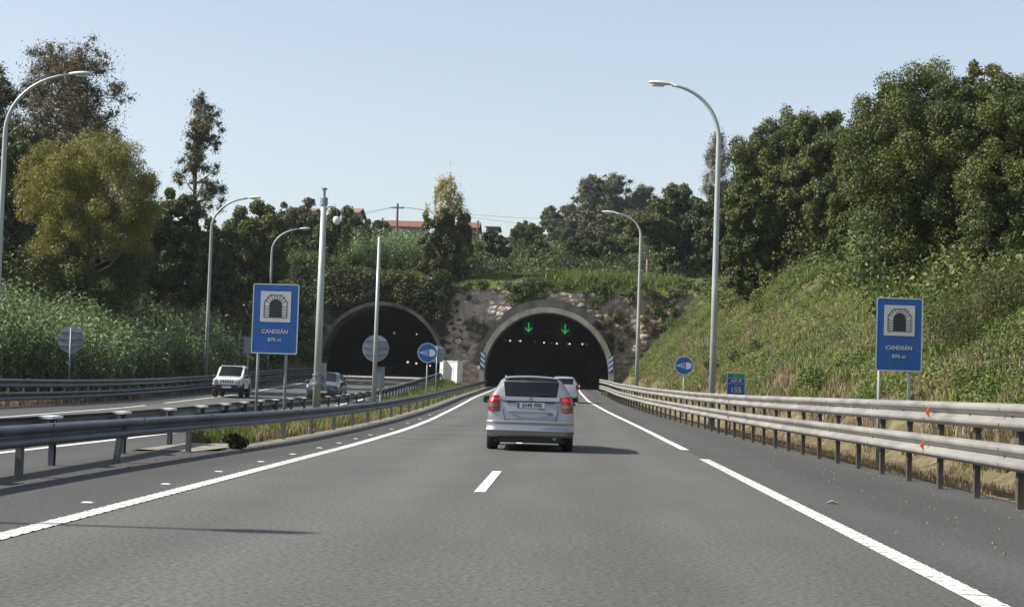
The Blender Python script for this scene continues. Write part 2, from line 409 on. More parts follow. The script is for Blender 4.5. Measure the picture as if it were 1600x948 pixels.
# ribs across the right-hand line (raised thermoplastic bars)
mb = MB()
for y in np.arange(6, 31.2, .25):
    x = float(XR(y)); z = float(ZR(y)); mb.box(x-.088, x+.088, y-.03, y+.03, z+.0055, z+.011)
mb.build('line_rib', M_PAINT, kind='structure')
mb = MB()
for y in np.arange(10, 31.2, .25):
    x = float(XL(y)); z = float(ZR(y)); mb.box(x-.088, x+.088, y-.03, y+.03, z+.0055, z+.011)
mb.build('line_rib', M_PAINT, kind='structure')
# fresh sealed joints across the carriageway
M_SEAL = mat('sealing_tar', (.06, .06, .06), .7)
for y, xa, xb, w in ((41.5, -3.9, 1.9, .07), (46.5, -3.6, .4, .05), (51, -4.2, 2.3, .05)):
    ribbon('sealed_joint', lambda t, xa=xa: np.full_like(t, xa), lambda t, xb=xb: np.full_like(t, xb), ZR, y, y+w, M_SEAL, .004, w, kind='structure')
# bright concrete apron and a dark band across the road at the opposite tunnel
ribbon('tunnel_apron', lambda y: LXL(y)-.5, lambda y: LXR(y)+.5, ZL, 149, 154.5, mat('apron_concrete', (.30, .30, .28), .9, noise=.1), .004, kind='structure')
ribbon('dark_road_band', lambda y: LXL(y)-.3, lambda y: LXR(y)+.4, ZL, 143.5, 148.9, mat('dark_asphalt', (.045, .045, .045), .8), .0045, kind='structure')
# gravel strip at the foot of the median rail, concrete patch
ribbon('gravel_strip', lambda y: RAIL_A(y)-.12, lambda y: RAIL_A(y)+.30, ZR, 29, 150, M_SOIL, -.012, kind='structure')
def flat(u, v, z=.012):
    a, b = ray(u, v); d = (z-EYE)/b; return (a*d, d, z)
mb = MB(); mb.add([flat(215, 701), flat(300, 705), flat(372, 697), flat(392, 690), flat(300, 690)], [(0, 1, 2, 3, 4)])
mb.build('concrete_patch', mat('pale_concrete_patch', (.21, .19, .16), .95, noise=.25, scale=3), kind='structure')

# ------------------------------------------------------------------ portal wall and tunnels
FOOT = {'R': (-7.5, 3.8), 'L': (-22.4, -11.5)}
def portal_dims(side):
    a, b = FOOT[side]; xc = (a+b)/2; r = (b-a)/2
    z0 = float((ZR if side == 'R' else ZL)(FACE)); crown = 8.12 if side == 'R' else 8.32
    return xc, r, z0, crown
def arch_pts(xc, r, z0, crown, n=40):
    """inside line of the arch from left foot over the crown to right foot"""
    zs = crown-r*1.0                       # height of the centre
    p = [(xc-r*.985, z0-.6)]
    for i in range(n+1):
        a = math.pi*(1-i/n); p.append((xc+r*math.cos(a), zs+(crown-zs)*math.sin(a)))
    p.append((xc+r*.985, z0-.6)); return p

def offset_arch(pts, xc, zc, t):
    out = []
    for x, z in pts:
        d = Vector((x-xc, 0, max(z-zc, 0) if z > zc else 0)); d = d.normalized() if d.length > 0 else Vector((0, 0, 1))
        out.append((x+d.x*t, z+d.z*t))
    return out

def tunnel(side, label, latt):
    xc, r, z0, crown = portal_dims(side); zc = crown-r
    root = empty('tunnel_portal', (xc, FACE-1, z0), label=label, cat='tunnel portal', group='twin tunnel portals')
    I = arch_pts(xc, r, z0, crown); O = offset_arch(I, xc, zc, .46 if side == 'R' else .34)
    n = len(I)
    def band(A, B, y0, y1, name, m):
        mb = MB(); vs = [(x-xc, y0-FACE+1, z-z0) for x, z in A]+[(x-xc, y0-FACE+1, z-z0) for x, z in B]+[(x-xc, y1-FACE+1, z-z0) for x, z in A]+[(x-xc, y1-FACE+1, z-z0) for x, z in B]
        k = len(A); fs = []
        for i in range(k-1):
            fs += [(i, i+1, k+i+1, k+i), (2*k+i, 3*k+i, 3*k+i+1, 2*k+i+1), (i, 2*k+i, 2*k+i+1, i+1), (k+i, k+i+1, 3*k+i+1, 3*k+i)]
        fs += [(0, k, 3*k, 2*k), (k-1, 3*k-1, 4*k-1, 2*k-1)]
        mb.add(vs, fs); o = mb.build(name, m, root)
        bm = bmesh.new(); bm.from_mesh(o.data); bmesh.ops.recalc_face_normals(bm, faces=bm.faces); bm.to_mesh(o.data); bm.free(); return o
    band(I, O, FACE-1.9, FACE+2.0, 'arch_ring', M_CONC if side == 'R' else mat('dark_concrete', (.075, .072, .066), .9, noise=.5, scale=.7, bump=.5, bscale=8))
    # outer collar over part of the arch; right portal's left leg stands in for shadow
    lo, hi = (3, 31) if side == 'R' else (9, 36)
    I2 = offset_arch(I, xc, zc, .463)[lo:hi]; O2 = offset_arch(I, xc, zc, 1.45)[lo:hi]
    if side == 'R':
        O2 = [(x+(0), z) for x, z in offset_arch(I, xc, zc, 1.0)[lo:lo+10]]+offset_arch(I, xc, zc, 1.22)[lo+10:hi]
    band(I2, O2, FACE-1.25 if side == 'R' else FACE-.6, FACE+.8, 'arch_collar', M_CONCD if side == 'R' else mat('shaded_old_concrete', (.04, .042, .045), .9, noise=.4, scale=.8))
    # lining: a long dark tube that follows the road
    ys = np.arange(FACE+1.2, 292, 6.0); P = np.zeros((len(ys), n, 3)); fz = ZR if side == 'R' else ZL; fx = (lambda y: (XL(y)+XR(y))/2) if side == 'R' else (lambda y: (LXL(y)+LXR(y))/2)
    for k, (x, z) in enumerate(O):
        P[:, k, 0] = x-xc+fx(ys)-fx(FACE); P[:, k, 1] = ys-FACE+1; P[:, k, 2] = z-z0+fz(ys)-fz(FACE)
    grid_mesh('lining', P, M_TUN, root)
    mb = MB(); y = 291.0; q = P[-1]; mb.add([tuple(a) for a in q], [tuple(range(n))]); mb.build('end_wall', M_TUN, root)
    mb = MB(); x0, x1 = I[0][0]-.4-xc, I[-1][0]+.4-xc
    for yy in np.arange(FACE+.5, 290, 6):
        za, zb = float(fz(yy))-z0-.03, float(fz(yy+6))-z0-.03; dx0 = float(fx(yy)-fx(FACE)); dx1 = float(fx(yy+6)-fx(FACE))
        mb.add([(x0+dx0, yy-FACE+1, za), (x1+dx0, yy-FACE+1, za), (x1+dx1, yy-FACE+7, zb), (x0+dx1, yy-FACE+7, zb)], [(0, 1, 2, 3)])
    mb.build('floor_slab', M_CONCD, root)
    # striped marker boards low on the ring
    if side == 'R':
        for sx, u in ((-1, I[0][0]-.24), (1, I[-1][0]+.24)):
            mb = MB(); x = u-xc
            mb.box(x-.20, x+.20, -.945, -.905, 1.55, 3.0)
            bd = mb.build('marker_board', M_SIGNBLUE, root)
            for j in range(3):
                z = 1.62+j*.46; mb = MB(); d = .36
                mb.add([(x-.19, -.949, z+(d if sx < 0 else 0)), (x+.19, -.949, z+(0 if sx < 0 else d)), (x+.19, -.949, z+.22+(0 if sx < 0 else d)), (x-.19, -.949, z+.22+(d if sx < 0 else 0))], [(0, 1, 2, 3)])
                s_ = mb.build('stripe', M_WHITE, bd)
    return root
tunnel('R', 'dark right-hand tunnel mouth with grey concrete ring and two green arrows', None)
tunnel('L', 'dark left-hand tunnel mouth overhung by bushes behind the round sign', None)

def facade():
    xs = np.arange(-27, 15.01, .14); zs = np.arange(0, 1.0001, 1/84.)
    X = xs[None, :].repeat(len(zs), 0)
    bot = np.full(len(xs), 0.)
    for i, x in enumerate(xs):
        b = -.5
        for s in 'RL':
            xc, r, z0, crown = portal_dims(s); R = r+.30; zc = crown-r
            if abs(x-xc) < R: b = max(b, zc+math.sqrt(R*R-(x-xc)**2)) if abs(x-xc) < R else b
        bot[i] = b
    top = hill_z(xs, np.full_like(xs, FACE+1))+.05+(vnoise(xs*.6, xs*0)-.5)*.5
    Z = bot[None, :]+(top-bot)[None, :]*zs[:, None]
    # rough blocks: nearest of jittered cell points
    cw, ch = .82, .46; best = np.full(X.shape, 9e9); second = best.copy(); val = np.zeros(X.shape)
    ci = np.floor(X/cw).astype(int); cj = np.floor(Z/ch).astype(int)
    for di in (-1, 0, 1):
        for dj in (-1, 0, 1):
            a, b = (ci+di) % 256, (cj+dj) % 256
            px = (ci+di+.15+.7*_tab[a, b])*cw; pz = (cj+dj+.15+.7*_tab[b, a])*ch
            d = ((X-px)/cw)**2+((Z-pz)/ch)**2
            m = d < best; second = np.where(m, best, np.minimum(second, d)); best = np.where(m, d, best); val = np.where(m, _tab[(a*7) % 256, (b*13) % 256], val)
    edge = np.clip((np.sqrt(second)-np.sqrt(best))/.25, 0, 1)
    rub = np.clip((vnoise(X*.12+9, Z*.2)-.2)*2, .3, 1)
    Y = FACE+.65-(.10+.32*val*rub)*edge-.5*(vnoise(X*.25, Z*.3)-.5)+(Z-10)*.2
    P = np.stack([X, Y, Z], -1)
    m = bpy.data.materials.new('rubble_stone'); m.use_nodes = True; n = m.node_tree.nodes; l = m.node_tree.links; b = n['Principled BSDF']
    tc = n.new('ShaderNodeTexCoord')
    def noise(sc, det, off=0):
        t = n.new('ShaderNodeTexNoise'); t.inputs['Scale'].default_value = sc; t.inputs['Detail'].default_value = det
        mp = n.new('ShaderNodeMapping'); mp.inputs['Location'].default_value = (off, 0, off); l.new(tc.outputs['Object'], mp.inputs[0]); l.new(mp.outputs[0], t.inputs[0]); return t.outputs['Fac']
    def ramp(src, els):
        r = n.new('ShaderNodeValToRGB'); e = r.color_ramp.elements
        e[0].position, e[0].color = els[0][0], (*els[0][1], 1); e[1].position, e[1].color = els[-1][0], (*els[-1][1], 1)
        for p, c in els[1:-1]:
            x = e.new(p); x.color = (*c, 1)
        l.new(src, r.inputs[0]); return r.outputs[0]
    at_ = n.new('ShaderNodeAttribute'); at_.attribute_name = 'block'
    ns_ = n.new('ShaderNodeMath'); ns_.operation = 'MULTIPLY_ADD'; l.new(noise(2.0, 6), ns_.inputs[0]); ns_.inputs[1].default_value = .35; sb_ = n.new('ShaderNodeMath'); sb_.operation = 'MULTIPLY_ADD'; l.new(at_.outputs['Fac'], sb_.inputs[0]); sb_.inputs[1].default_value = .55; sb_.inputs[2].default_value = .06; l.new(sb_.outputs[0], ns_.inputs[2])
    base = ramp(ns_.outputs[0], [(.2, (.22, .18, .14)), (.35, (.40, .33, .26)), (.5, (.50, .44, .37)), (.62, (.35, .25, .19)), (.78, (.62, .57, .50))])
    stain = ramp(noise(.35, 5, 20), [(.52, (0, 0, 0)), (.64, (1, 1, 1))])
    green = ramp(noise(3, 4, 7), [(.35, (.05, .055, .02)), (.65, (.15, .11, .065))])
    # east end of the wall is darker, overgrown rock
    sx = n.new('ShaderNodeSeparateXYZ'); l.new(tc.outputs['Object'], sx.inputs[0])
    mr = n.new('ShaderNodeMapRange'); mr.inputs[1].default_value = 0; mr.inputs[2].default_value = 5; mr.inputs[3].default_value = 0; mr.inputs[4].default_value = .5; l.new(sx.outputs['X'], mr.inputs[0])
    mx2 = n.new('ShaderNodeMath'); mx2.operation = 'MAXIMUM'; l.new(stain, mx2.inputs[0]); l.new(mr.outputs[0], mx2.inputs[1])
    mx = n.new('ShaderNodeMix'); mx.data_type = 'RGBA'; l.new(mx2.outputs[0], mx.inputs[0]); l.new(base, mx.inputs[6]); l.new(green, mx.inputs[7]); l.new(mx.outputs[2], b.inputs['Base Color'])
    b.inputs['Roughness'].default_value = .95; b.inputs['Specular IOR Level'].default_value = .2
    bp = n.new('ShaderNodeBump'); bp.inputs['Strength'].default_value = .7; bp.inputs['Distance'].default_value = .12; l.new(noise(5, 5), bp.inputs['Height']); l.new(bp.outputs[0], b.inputs['Normal'])
    wo_ = grid_mesh('stone_wall', P, m, smooth=False, label='rough stone facing wall around and between the two tunnel mouths', cat='wall')
    av = wo_.data.attributes.new('block', 'FLOAT', 'POINT'); av.data.foreach_set('value', (val*(.35+.65*edge)).astype(np.float32).ravel())
facade()

# lane lights and lamps in the tunnels
M_GREEN = mat('green_lamp', (.02, .3, .08), emit=(.05, .85, .22), es=.26)
M_LAMP = mat('warm_lamp', (.5, .5, .5), emit=(1, .93, .85), es=.55)
M_REDLAMP = mat('red_lamp', (.3, .02, .02), emit=(.8, .12, .09), es=.16)
for u, v, nm in ((826, 511.5, 'left'), (883, 514.5, 'right')):
    x, y, z = at(u, v, FACE+6)
    r = empty('lane_signal', (x, y, z), label='lit green down-arrow over the %s lane inside the right-hand tunnel' % nm, cat='lane signal', group='lane arrows in the tunnel mouth')
    MB().box(-.55, .55, .02, .2, -.62, .62).build('housing', M_BLACK, r)
    mb = MB(); mb.prism([(-.055, .46), (-.055, -.30), (.055, -.30), (.055, .46)], -.012, .018)
    mb.prism([(-.36, -.06), (-.30, .02), (0, -.30), (.30, .02), (.36, -.06), (0, -.46)], -.015, .018)
    mb.build('arrow', M_GREEN, r)
    MB().tube([(0, .11, .62), (0, .11, 3.0)], .04, 6).build('hanger', M_BLACK, r)
for i, (u, v, red) in enumerate(((797, 532, 0), (813, 532.5, 0), (850, 535, 0), (870, 536.5, 0), (890, 537, 0), (910, 537.5, 0), (790, 531.5, 1), (810, 532, 1), (862, 535.5, 1), (886.5, 537, 1), (916, 538, 1), (836, 534, 1))):
    x, y, z = at(u, v, 188)
    r = empty('tunnel_lamp', (x, y, z), label='%s lamp in the row under the vault of the right-hand tunnel' % (('leftmost white', 'second white from the left', 'third white from the left', 'third white from the right', 'second white from the right', 'rightmost white', 'leftmost red', 'second red from the left', 'third red from the right', 'second red from the right', 'rightmost red', 'third red from the left')[i]), cat='lamp', group='red lamps in the right-hand tunnel' if red else 'white lamps in the right-hand tunnel')
    MB().tube([(0, 0, 0), (0, .06, 0)], .085 if red else .10, 10).build('lens', M_REDLAMP if red else M_LAMP, r)
    MB().box(-.2, .2, .08, .35, -.2, .2).build('housing', M_BLACK, r)
for i, (u, v, s, lab) in enumerate(((549, 516, .8, 'upper left'), (616, 520, .6, 'upper middle'), (651, 522, .8, 'upper right'), (637, 565.5, 1.4, 'low left'), (650.5, 567.5, 1.3, 'low middle'), (672, 571, 1.1, 'low right'))):
    x, y, z = at(u, v, 185)
    r = empty('tunnel_lamp', (x, y, z), label='%s white lamp glowing in the dark of the left-hand tunnel' % lab, cat='lamp', group='lamps in the left-hand tunnel')
    MB().tube([(0, 0, 0), (0, .06, 0)], .085*s, 10).build('lens', M_LAMP, r)
    MB().box(-.2, .2, .08, .35, -.2, .2).build('housing', M_BLACK, r)

# ------------------------------------------------------------------ guardrails
WPROF = [(.0, 0), (.012, .004), (.074, .040), (.080, .052), (.080, .082), (.072, .094), (.006, .138), (.0, .148), (.0, .162), (.006, .172), (.072, .216), (.080, .228), (.080, .262), (.074, .274), (.012, .306), (.0, .31)]
def guardrail(fx, fz, y0, y1, side, beams, spacing, label, mbeam, mpost, group='guardrails along the motorway', ztop=None, flare=0, bracket=False, lean=None, reflectors=(), bh=1.0):
    """side=+1: beam faces +x; beams = list of beam bottom heights"""
    root = empty('guardrail', (float(fx(y0)), y0, float(fz(y0))), label=label, cat='guardrail', group=group)
    ox, oy, oz = root.location
    ys = np.arange(y0, y1+.1, 2.0); npf = len(WPROF)
    for zb in beams:
        P = np.zeros((len(ys), npf*2+1, 3))
        for k in range(npf*2+1):
            kk = k % (npf*2)
            d, z = WPROF[kk] if kk < npf else (WPROF[2*npf-1-kk][0]-.006, WPROF[2*npf-1-kk][1])
            fl = flare*np.clip((ys-(y1-8))/8, 0, 1)**2
            P[:, k, 0] = fx(ys)-ox+side*(d+.06)+fl*1.2; P[:, k, 1] = ys-oy; P[:, k, 2] = fz(ys)-oz+zb+z*bh+fl*.35*0
        o = grid_mesh('rail_beam', P, mbeam, root, smooth=False)
        # lap joints every 4 m, part of the beam's own surface
        bm = bmesh.new(); bm.from_mesh(o.data)
        for yy in np.arange(y0+1, y1, 4):
            x = float(fx(yy))-ox+side*.068; z = float(fz(yy))-oz+zb
            for cx_, dz, hw, hh in ((x, .155, .012, .015), (x+side*.076, .065, .009, .013), (x+side*.076, .245, .009, .013)):
                bmesh.ops.create_cube(bm, size=1, matrix=Matrix.Translation((cx_, yy-oy, z+dz)) @ Matrix.Diagonal((hw*2, .03, hh*2, 1)))
        bm.to_mesh(o.data); bm.free()
    top = max(beams)+.27 if ztop is None else ztop
    mb = MB(); w = .055   # C channel
    mb.box(-.01, .0, -w, w, -.3, top); mb.box(-.07, -.01, -w, -w+.008, -.3, top); mb.box(-.07, -.01, w-.008, w, -.3, top)
    mb.box(-.01, .065, -.05, .05, top-.24, top-.10)
    if side < 0: mb.v = [(-x, y, z) for x, y, z in mb.v]
    proto = None
    yl = list(spacing) if hasattr(spacing, '__len__') else list(np.arange(y0+.7, y1, spacing))
    for yy in yl:
        loc = (float(fx(yy))-ox-0, yy-oy, float(fz(yy))-oz)
        if proto is None: p = proto = mb.build('post', mpost, root)
        else: p = proto.copy(); link(p, root)
        p.location = loc
        if lean and abs(yy-lean[0]) < 1: p.rotation_euler = (0, lean[1], 0)
    if bracket:
        bp = None
        for yy in yl:
            if bp is None:
                b = MB(); z = top-.02; b.box(-.09, .09, -.24, .24, z+.03, z+.065); b.box(-.05*side, .03*side, -.05, .05, z-.16, z)
                bp = q = b.build('bracket', mat('toplit_zinc', (.8, .8, .78), .5), root)  # near-white base colour stands in for top light on the brackets
            else: q = bp.copy(); link(q, root)
            q.location = (float(fx(yy))-ox, yy-oy, float(fz(yy))-oz)
    for yy, zb in reflectors:
        mb = MB(); x = float(fx(yy))-ox+side*.15; z = float(fz(yy))-oz+zb
        mb.add([(x, yy-oy, z+.07), (x, yy-oy, z-.07), (x+side*.055, yy-oy, z), (x, yy-oy+.02, z+.07), (x, yy-oy+.02, z-.07), (x+side*.055, yy-oy+.02, z)], [(0, 1, 2), (5, 4, 3), (0, 3, 4, 1), (1, 4, 5, 2), (2, 5, 3, 0)])
        mb.build('reflector', M_ORANGE, root)
    return root
GZR = lambda y: ZR(y)
M_POSTB = mat('rusty_post_steel', (.065, .055, .045), .75, .1, noise=.45, scale=5)
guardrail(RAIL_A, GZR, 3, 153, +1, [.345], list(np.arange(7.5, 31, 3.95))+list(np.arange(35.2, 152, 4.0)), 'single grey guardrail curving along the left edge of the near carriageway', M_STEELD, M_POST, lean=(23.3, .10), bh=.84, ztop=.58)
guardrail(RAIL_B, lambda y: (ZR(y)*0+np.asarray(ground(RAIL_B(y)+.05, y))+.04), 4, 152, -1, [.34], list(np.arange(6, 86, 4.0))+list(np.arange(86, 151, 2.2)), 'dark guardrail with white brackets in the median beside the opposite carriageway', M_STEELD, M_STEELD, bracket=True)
guardrail(RAIL_R, GZR, 3, 131, -1, [.43, .895], 2.0, 'bright double guardrail along the right edge of the road', M_STEEL, M_POSTB, reflectors=((23.6, 1.05), (23.9, .58), (47.5, 1.05), (47.5, .58)))
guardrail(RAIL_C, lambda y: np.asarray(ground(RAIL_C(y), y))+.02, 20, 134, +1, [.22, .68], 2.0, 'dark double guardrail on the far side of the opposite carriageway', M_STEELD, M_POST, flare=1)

# ------------------------------------------------------------------ lamp posts and poles
def lamp_post(u, v, d, hz, side, reach, rise, label, thick=1.0, X=None):
    """u,v: where the shaft is seen; side: +1 arm to +x"""
    x = ray(u, v)[0]*d if X is None else X; z0 = gz(x, d); h = hz-z0
    r = empty('street_lamp', (x, d, z0), label=label, cat='street lamp', group='tall curved lamp posts')
    MB().box(-.2, .2, -.2, .2, 0, .03).build('base_plate', M_POLE, r)
    hs = h-rise
    pts = [(0, 0, 0), (0, 0, hs*.5), (0, 0, hs)]; rs = [.125*thick, .105*thick, .085*thick]
    for i in range(1, 11):
        a = i/10*math.radians(84)
        pts.append((side*reach*.97*(1-math.cos(a))/(1-math.cos(math.radians(84))), 0, hs+rise*math.sin(a)/math.sin(math.radians(84)))); rs.append((.08-.003*i)*thick)
    MB().tube(pts, rs, 12).build('pole', M_POLE, r, smooth=True)
    x1, z1 = pts[-1][0], pts[-1][2]
    # cobra head: tapered lofted shell
    prof = [(0, .05, .05), (.10, .08, .07), (.28, .15, .09), (.55, .17, .09), (.78, .13, .06), (.86, .05, .03)]
    V = []; n = 12
    for (t, w, hh) in prof:
        for k in range(n):
            a = 2*math.pi*k/n; V.append((x1+side*(t-.02), w*math.cos(a), z1+.02+t*.07+hh*math.sin(a)*(1 if math.sin(a) > 0 else .55)))
    fs = [(i*n+k, i*n+(k+1) % n, (i+1)*n+(k+1) % n, (i+1)*n+k) for i in range(len(prof)-1) for k in range(n)]+[tuple(range(n)), tuple(range((len(prof)-1)*n, len(prof)*n))]
    hd = MB().add(V, fs).build('lamp_head', M_WHITE, r, smooth=True)
    MB().box(x1+side*.28-.0, x1+side*.70, -.10, .10, z1-.05, z1-.015).build('lens', mat('lamp_glass', (.55, .52, .46), .3), hd)
    mb = MB(); mb.box(-.06, .06, -.13*thick-.01, -.11*thick, .5, .95); mb.build('access_door', M_GREY, r)
    return r
lamp_post(0, 0, 12, 12.2, +1, 2.4, 1.9, 'tall lamp post standing left of the road behind the left photo edge', X=-19.2)
lamp_post(-1, 400, 62, at(100, 117, 62)[2], +1, 2.35, 2.2, 'leftmost curved lamp post, cut by the left edge, in front of eucalyptus')
lamp_post(323, 540, 103, at(385, 310, 103)[2], +1, 2.2, 1.9, 'curved lamp post behind the small white off-roader on the left')
lamp_post(419, 540, 131, at(470, 358, 131)[2], +1, 2.15, 1.8, 'curved lamp post rising behind the left blue tunnel sign')
lamp_post(1113, 600, 60, at(1040, 133, 60)[2], -1, 1.75, 1.9, 'tallest curved lamp post, on the right side in front of the grassy bank', X=None)
lamp_post(995, 590, 103, at(955, 333, 103)[2], -1, 1.6, 1.35, 'slim curved lamp post right of the right-hand tunnel mouth')

def mast():
    d = 50; x = ray(494, 640)[0]*d; z0 = gz(x, d); top = at(508, 303, d)[2]; h = top-z0
    r = empty('camera_mast', (x, d, z0), label='thick grey steel mast with hooked arm and white dome camera, in the median', cat='camera mast')
    MB().tube([(0, 0, 0), (0, 0, h*.5), (0, 0, h-.1)], [.120, .104, .082], 16).build('pole', M_POLE, r, smooth=True)
    mb = MB()
    for z in (h*.17, h*.21): mb.tube([(0, 0, z), (0, 0, z+.03)], .155, 14)
    mb.build('strap', M_GREY, r)
    MB().tube([(0, 0, h-.35), (0, 0, h-.12)], .115, 14).build('collar', M_GREY, r)
    MB().tube([(0, 0, h-.1), (0, 0, h+.12), (0, 0, h+.13), (0, 0, h+.17)], [.045, .045, .09, .09], 10).build('top_cap', M_GREY, r)
    pts = [(.05, 0, h-.52)]+[(.08+.16*(1-math.cos(a)), 0, h-.5+.13*math.sin(a)) for a in np.linspace(0, math.pi*.95, 9)]+[(.40, 0, h-.66)]
    MB().tube(pts, .018, 8).build('arm', M_GREY, r, smooth=True)
    V = [];
    prof = [(0, .06), (.03, .10), (.10, .12), (.16, .115), (.22, .08), (.25, .02)]
    mb = MB(); mb.tube([(.40, 0, h-.66-t) for t, _ in prof], [q for _, q in prof], 14); mb.build('dome_camera', M_WHITE, r, smooth=True)
    MB().box(-.08, .22, .14, .34, .75+.25, 1.65+.15).build('cabinet', M_GREY, r)
mast()
def thin_pole():
    d = 61; x = ray(584, 620)[0]*d; z0 = gz(x, d); top = at(591, 370, d)[2]; h = top-z0
    r = empty('steel_pole', (x, d, z0), label='slender steel pole with grey box in front of the round sign back', cat='pole')
    MB().tube([(0, 0, 0), (0, 0, h)], [.085, .055], 12).build('pole', M_POLE, r, smooth=True)
    MB().box(-.06, .33, .10, .38, 1.02, 1.78).build('control_box', M_GREY, r, bevel=.012)
    MB().box(-.09, .36, .07, .41, 1.785, 1.81).build('box_lid', M_STEEL, r)
    MB().tube([(.22, .2, 0), (.22, .2, 1.02)], .045, 8).build('box_leg', M_POLE, r)
thin_pole()

# ------------------------------------------------------------------ signs
def sign_posts(r, xs, h, z0=-.1, rad=.035, y=.045, m=None):
    for x in xs: MB().tube([(x, y, z0), (x, y, h)], rad, 10).build('post', m or M_POLE, r, smooth=True)

def tunnel_sign(u, v, d, w, h, vtop, vbot, label, tilt=0., accent='CANDEÁN', pu=None):
    x, _, zc = at(u, v, d); z0 = gz(x, d)
    r = empty('tunnel_sign', (x, d, z0), label=label, cat='road sign', group='blue tunnel name signs'); zc -= z0
    MB().prism(rounded_rect(w, h, .05, cx=0, cz=zc), 0, .03).build('panel', M_SIGNBLUE, r)
    mb = MB(); a = rounded_rect(w, h, .05, cz=zc); b = rounded_rect(w-.045, h-.045, .035, cz=zc); n = len(a)
    mb.add([(p, -.003, q) for p, q in a]+[(p, -.003, q) for p, q in b], [(i, (i+1) % n, n+(i+1) % n, n+i) for i in range(n)]); mb.build('border', M_SIGNWHITE, r)
    s = w*.66; zs = zc+h*.5-w*.15-s/2-.01
    MB().prism([(-s/2, zs-s/2), (s/2, zs-s/2), (s/2, zs+s/2), (-s/2, zs+s/2)], -.004, .0).build('white_square', M_SIGNWHITE, r)
    # pictogram: masonry ring round a black mouth
    k = s/.6; ri, ro = .125*k, .225*k; zb = zs-.21*k; zc2 = zs+.02*k
    def arc(rr, oct_=False):
        if oct_: return [(-rr, zb), (-rr, zc2+.07*k), (-rr*.50, zc2+rr*.92), (rr*.50, zc2+rr*.92), (rr, zc2+.07*k), (rr, zb)]
        return [(-rr, zb)]+[(rr*math.cos(a), zc2+rr*math.sin(a)) for a in np.linspace(math.pi, 0, 15)]+[(rr, zb)]
    mb = MB(); mb.prism(arc(ri), -.0065, -.0045)
    def bar(p, q, t):
        dx, dz = q[0]-p[0], q[1]-p[1]; L = math.hypot(dx, dz); nx, nz = -dz/L*t/2, dx/L*t/2
        mb.prism([(p[0]+nx, p[1]+nz), (q[0]+nx, q[1]+nz), (q[0]-nx, q[1]-nz), (p[0]-nx, p[1]-nz)], -.0062, -.0044)
    oc = arc(ro, True)
    for i in range(5): bar(oc[i], oc[i+1], .014*k)
    bar((-ro-.007*k, zb), (ro+.007*k, zb), .014*k)
    for sx in (-1, 1):
        for zz in (.05, .10, .155, .21): bar((sx*ri, zb+zz*k), (sx*ro, zb+zz*k), .010*k)
    for a in (25, 45, 63, 81, 99, 117, 135, 155):
        ca, sa = math.cos(math.radians(a)), math.sin(math.radians(a)); rr = min(ro/abs(ca), ro*.92/sa if sa > .1 else 9, ro*1.16)
        bar((ri*ca, zc2+ri*sa), (rr*ca*.97, zc2+rr*sa*.97), .010*k)
    mb.build('tunnel_pictogram', M_SIGNBLACK, r)
    text(accent, w*.118, M_SIGNWHITE, r, (0, -.004, zc-h*.185), sx=1.0, bold=.002)
    text('870 m', w*.108, M_SIGNWHITE, r, (0, -.004, zc-h*.30), sx=1.05, bold=.0015)
    mb = MB()
    for zz in (zc+h*.28, zc-h*.28): mb.box(-w/2+.06, w/2-.06, .03, .055, zz-.025, zz+.025)
    mb.build('back_rail', M_GREY, r)
    sign_posts(r, [-w*.36, w*.30] if pu is None else pu, zc+h*.35, y=.095, rad=.034, m=M_GREY if u < 800 else M_POLE)
    if tilt: r.rotation_euler = (0, 0, tilt)
    return r
tunnel_sign(430, 498, 37.5, 1.035, 1.555, 0, 0, 'blue tunnel name sign left of the camera mast, above the median guardrail', accent='CANDEÁN', pu=[-.37, .26], tilt=-.03)
tunnel_sign(1405, 522.5, 33, .895, 1.42, 0, 0, 'blue tunnel name sign on the right verge against the dry grass', pu=[-.35, .23], tilt=.02)

def round_sign(u, v, d, dia, label, front=True, group=None, name='round_sign', dx=0, plate=False):
    x, _, zc = at(u, v, d); z0 = gz(x, d); zc -= z0
    r = empty(name, (x, d, z0), label=label, cat='road sign', group=group)
    R = dia/2
    if front:
        MB().prism(circle(R, cz=zc), 0, .025).build('disc', M_SIGNBLUE, r)
        mb = MB(); a, b = circle(R, cz=zc), circle(R*.93, cz=zc); n = len(a)
        mb.add([(p, -.003, q) for p, q in a]+[(p, -.003, q) for p, q in b], [(i, (i+1) % n, n+(i+1) % n, n+i) for i in range(n)]); mb.build('border', M_SIGNWHITE, r)
        mb = MB(); ws = mat('headlight_white', (.42, .50, .62), .5)
        mb.prism([(R*.18, zc-R*.36)]+[(R*.42+R*.38*math.cos(t), zc+R*.36*math.sin(t)) for t in np.linspace(-math.pi/2, math.pi/2, 13)]+[(R*.18, zc+R*.36)], -.005, -.003)
        for a in (-2, -1, 0, 1, 2):
            q = [(R*.08, zc+a*R*.145+.022*R), (-R*.78, zc+a*R*.02+.012*R), (-R*.78, zc+a*R*.02-.012*R), (R*.08, zc+a*R*.145-.03*R)]
            mb.prism(q, -.005, -.003)
        mb.build('headlight_pictogram', ws, r)
    else:
        MB().prism(circle(R, 40, cz=zc), 0, .02).build('disc', M_GREY, r)
        mb = MB()
        for k in (-.5, 0, .5):
            hw = math.sqrt(1-k*k)*R*.93; mb.box(-hw, hw, -.022, -.002, zc+k*R-.012, zc+k*R+.012)
        mb.build('stiffener', M_STEELD, r)
    MB().tube([(dx, .05 if front else -.06, -.1), (dx, .05 if front else -.06, zc+R*(.6 if front else .85))], .036, 10).build('post', M_POLE if front else M_GREY, r, smooth=True)
    return r
hg = 'blue headlight signs'
round_sign(668, 551, 85, 1.0, 'round blue headlight sign in the median left of the white cabinets', group=hg)
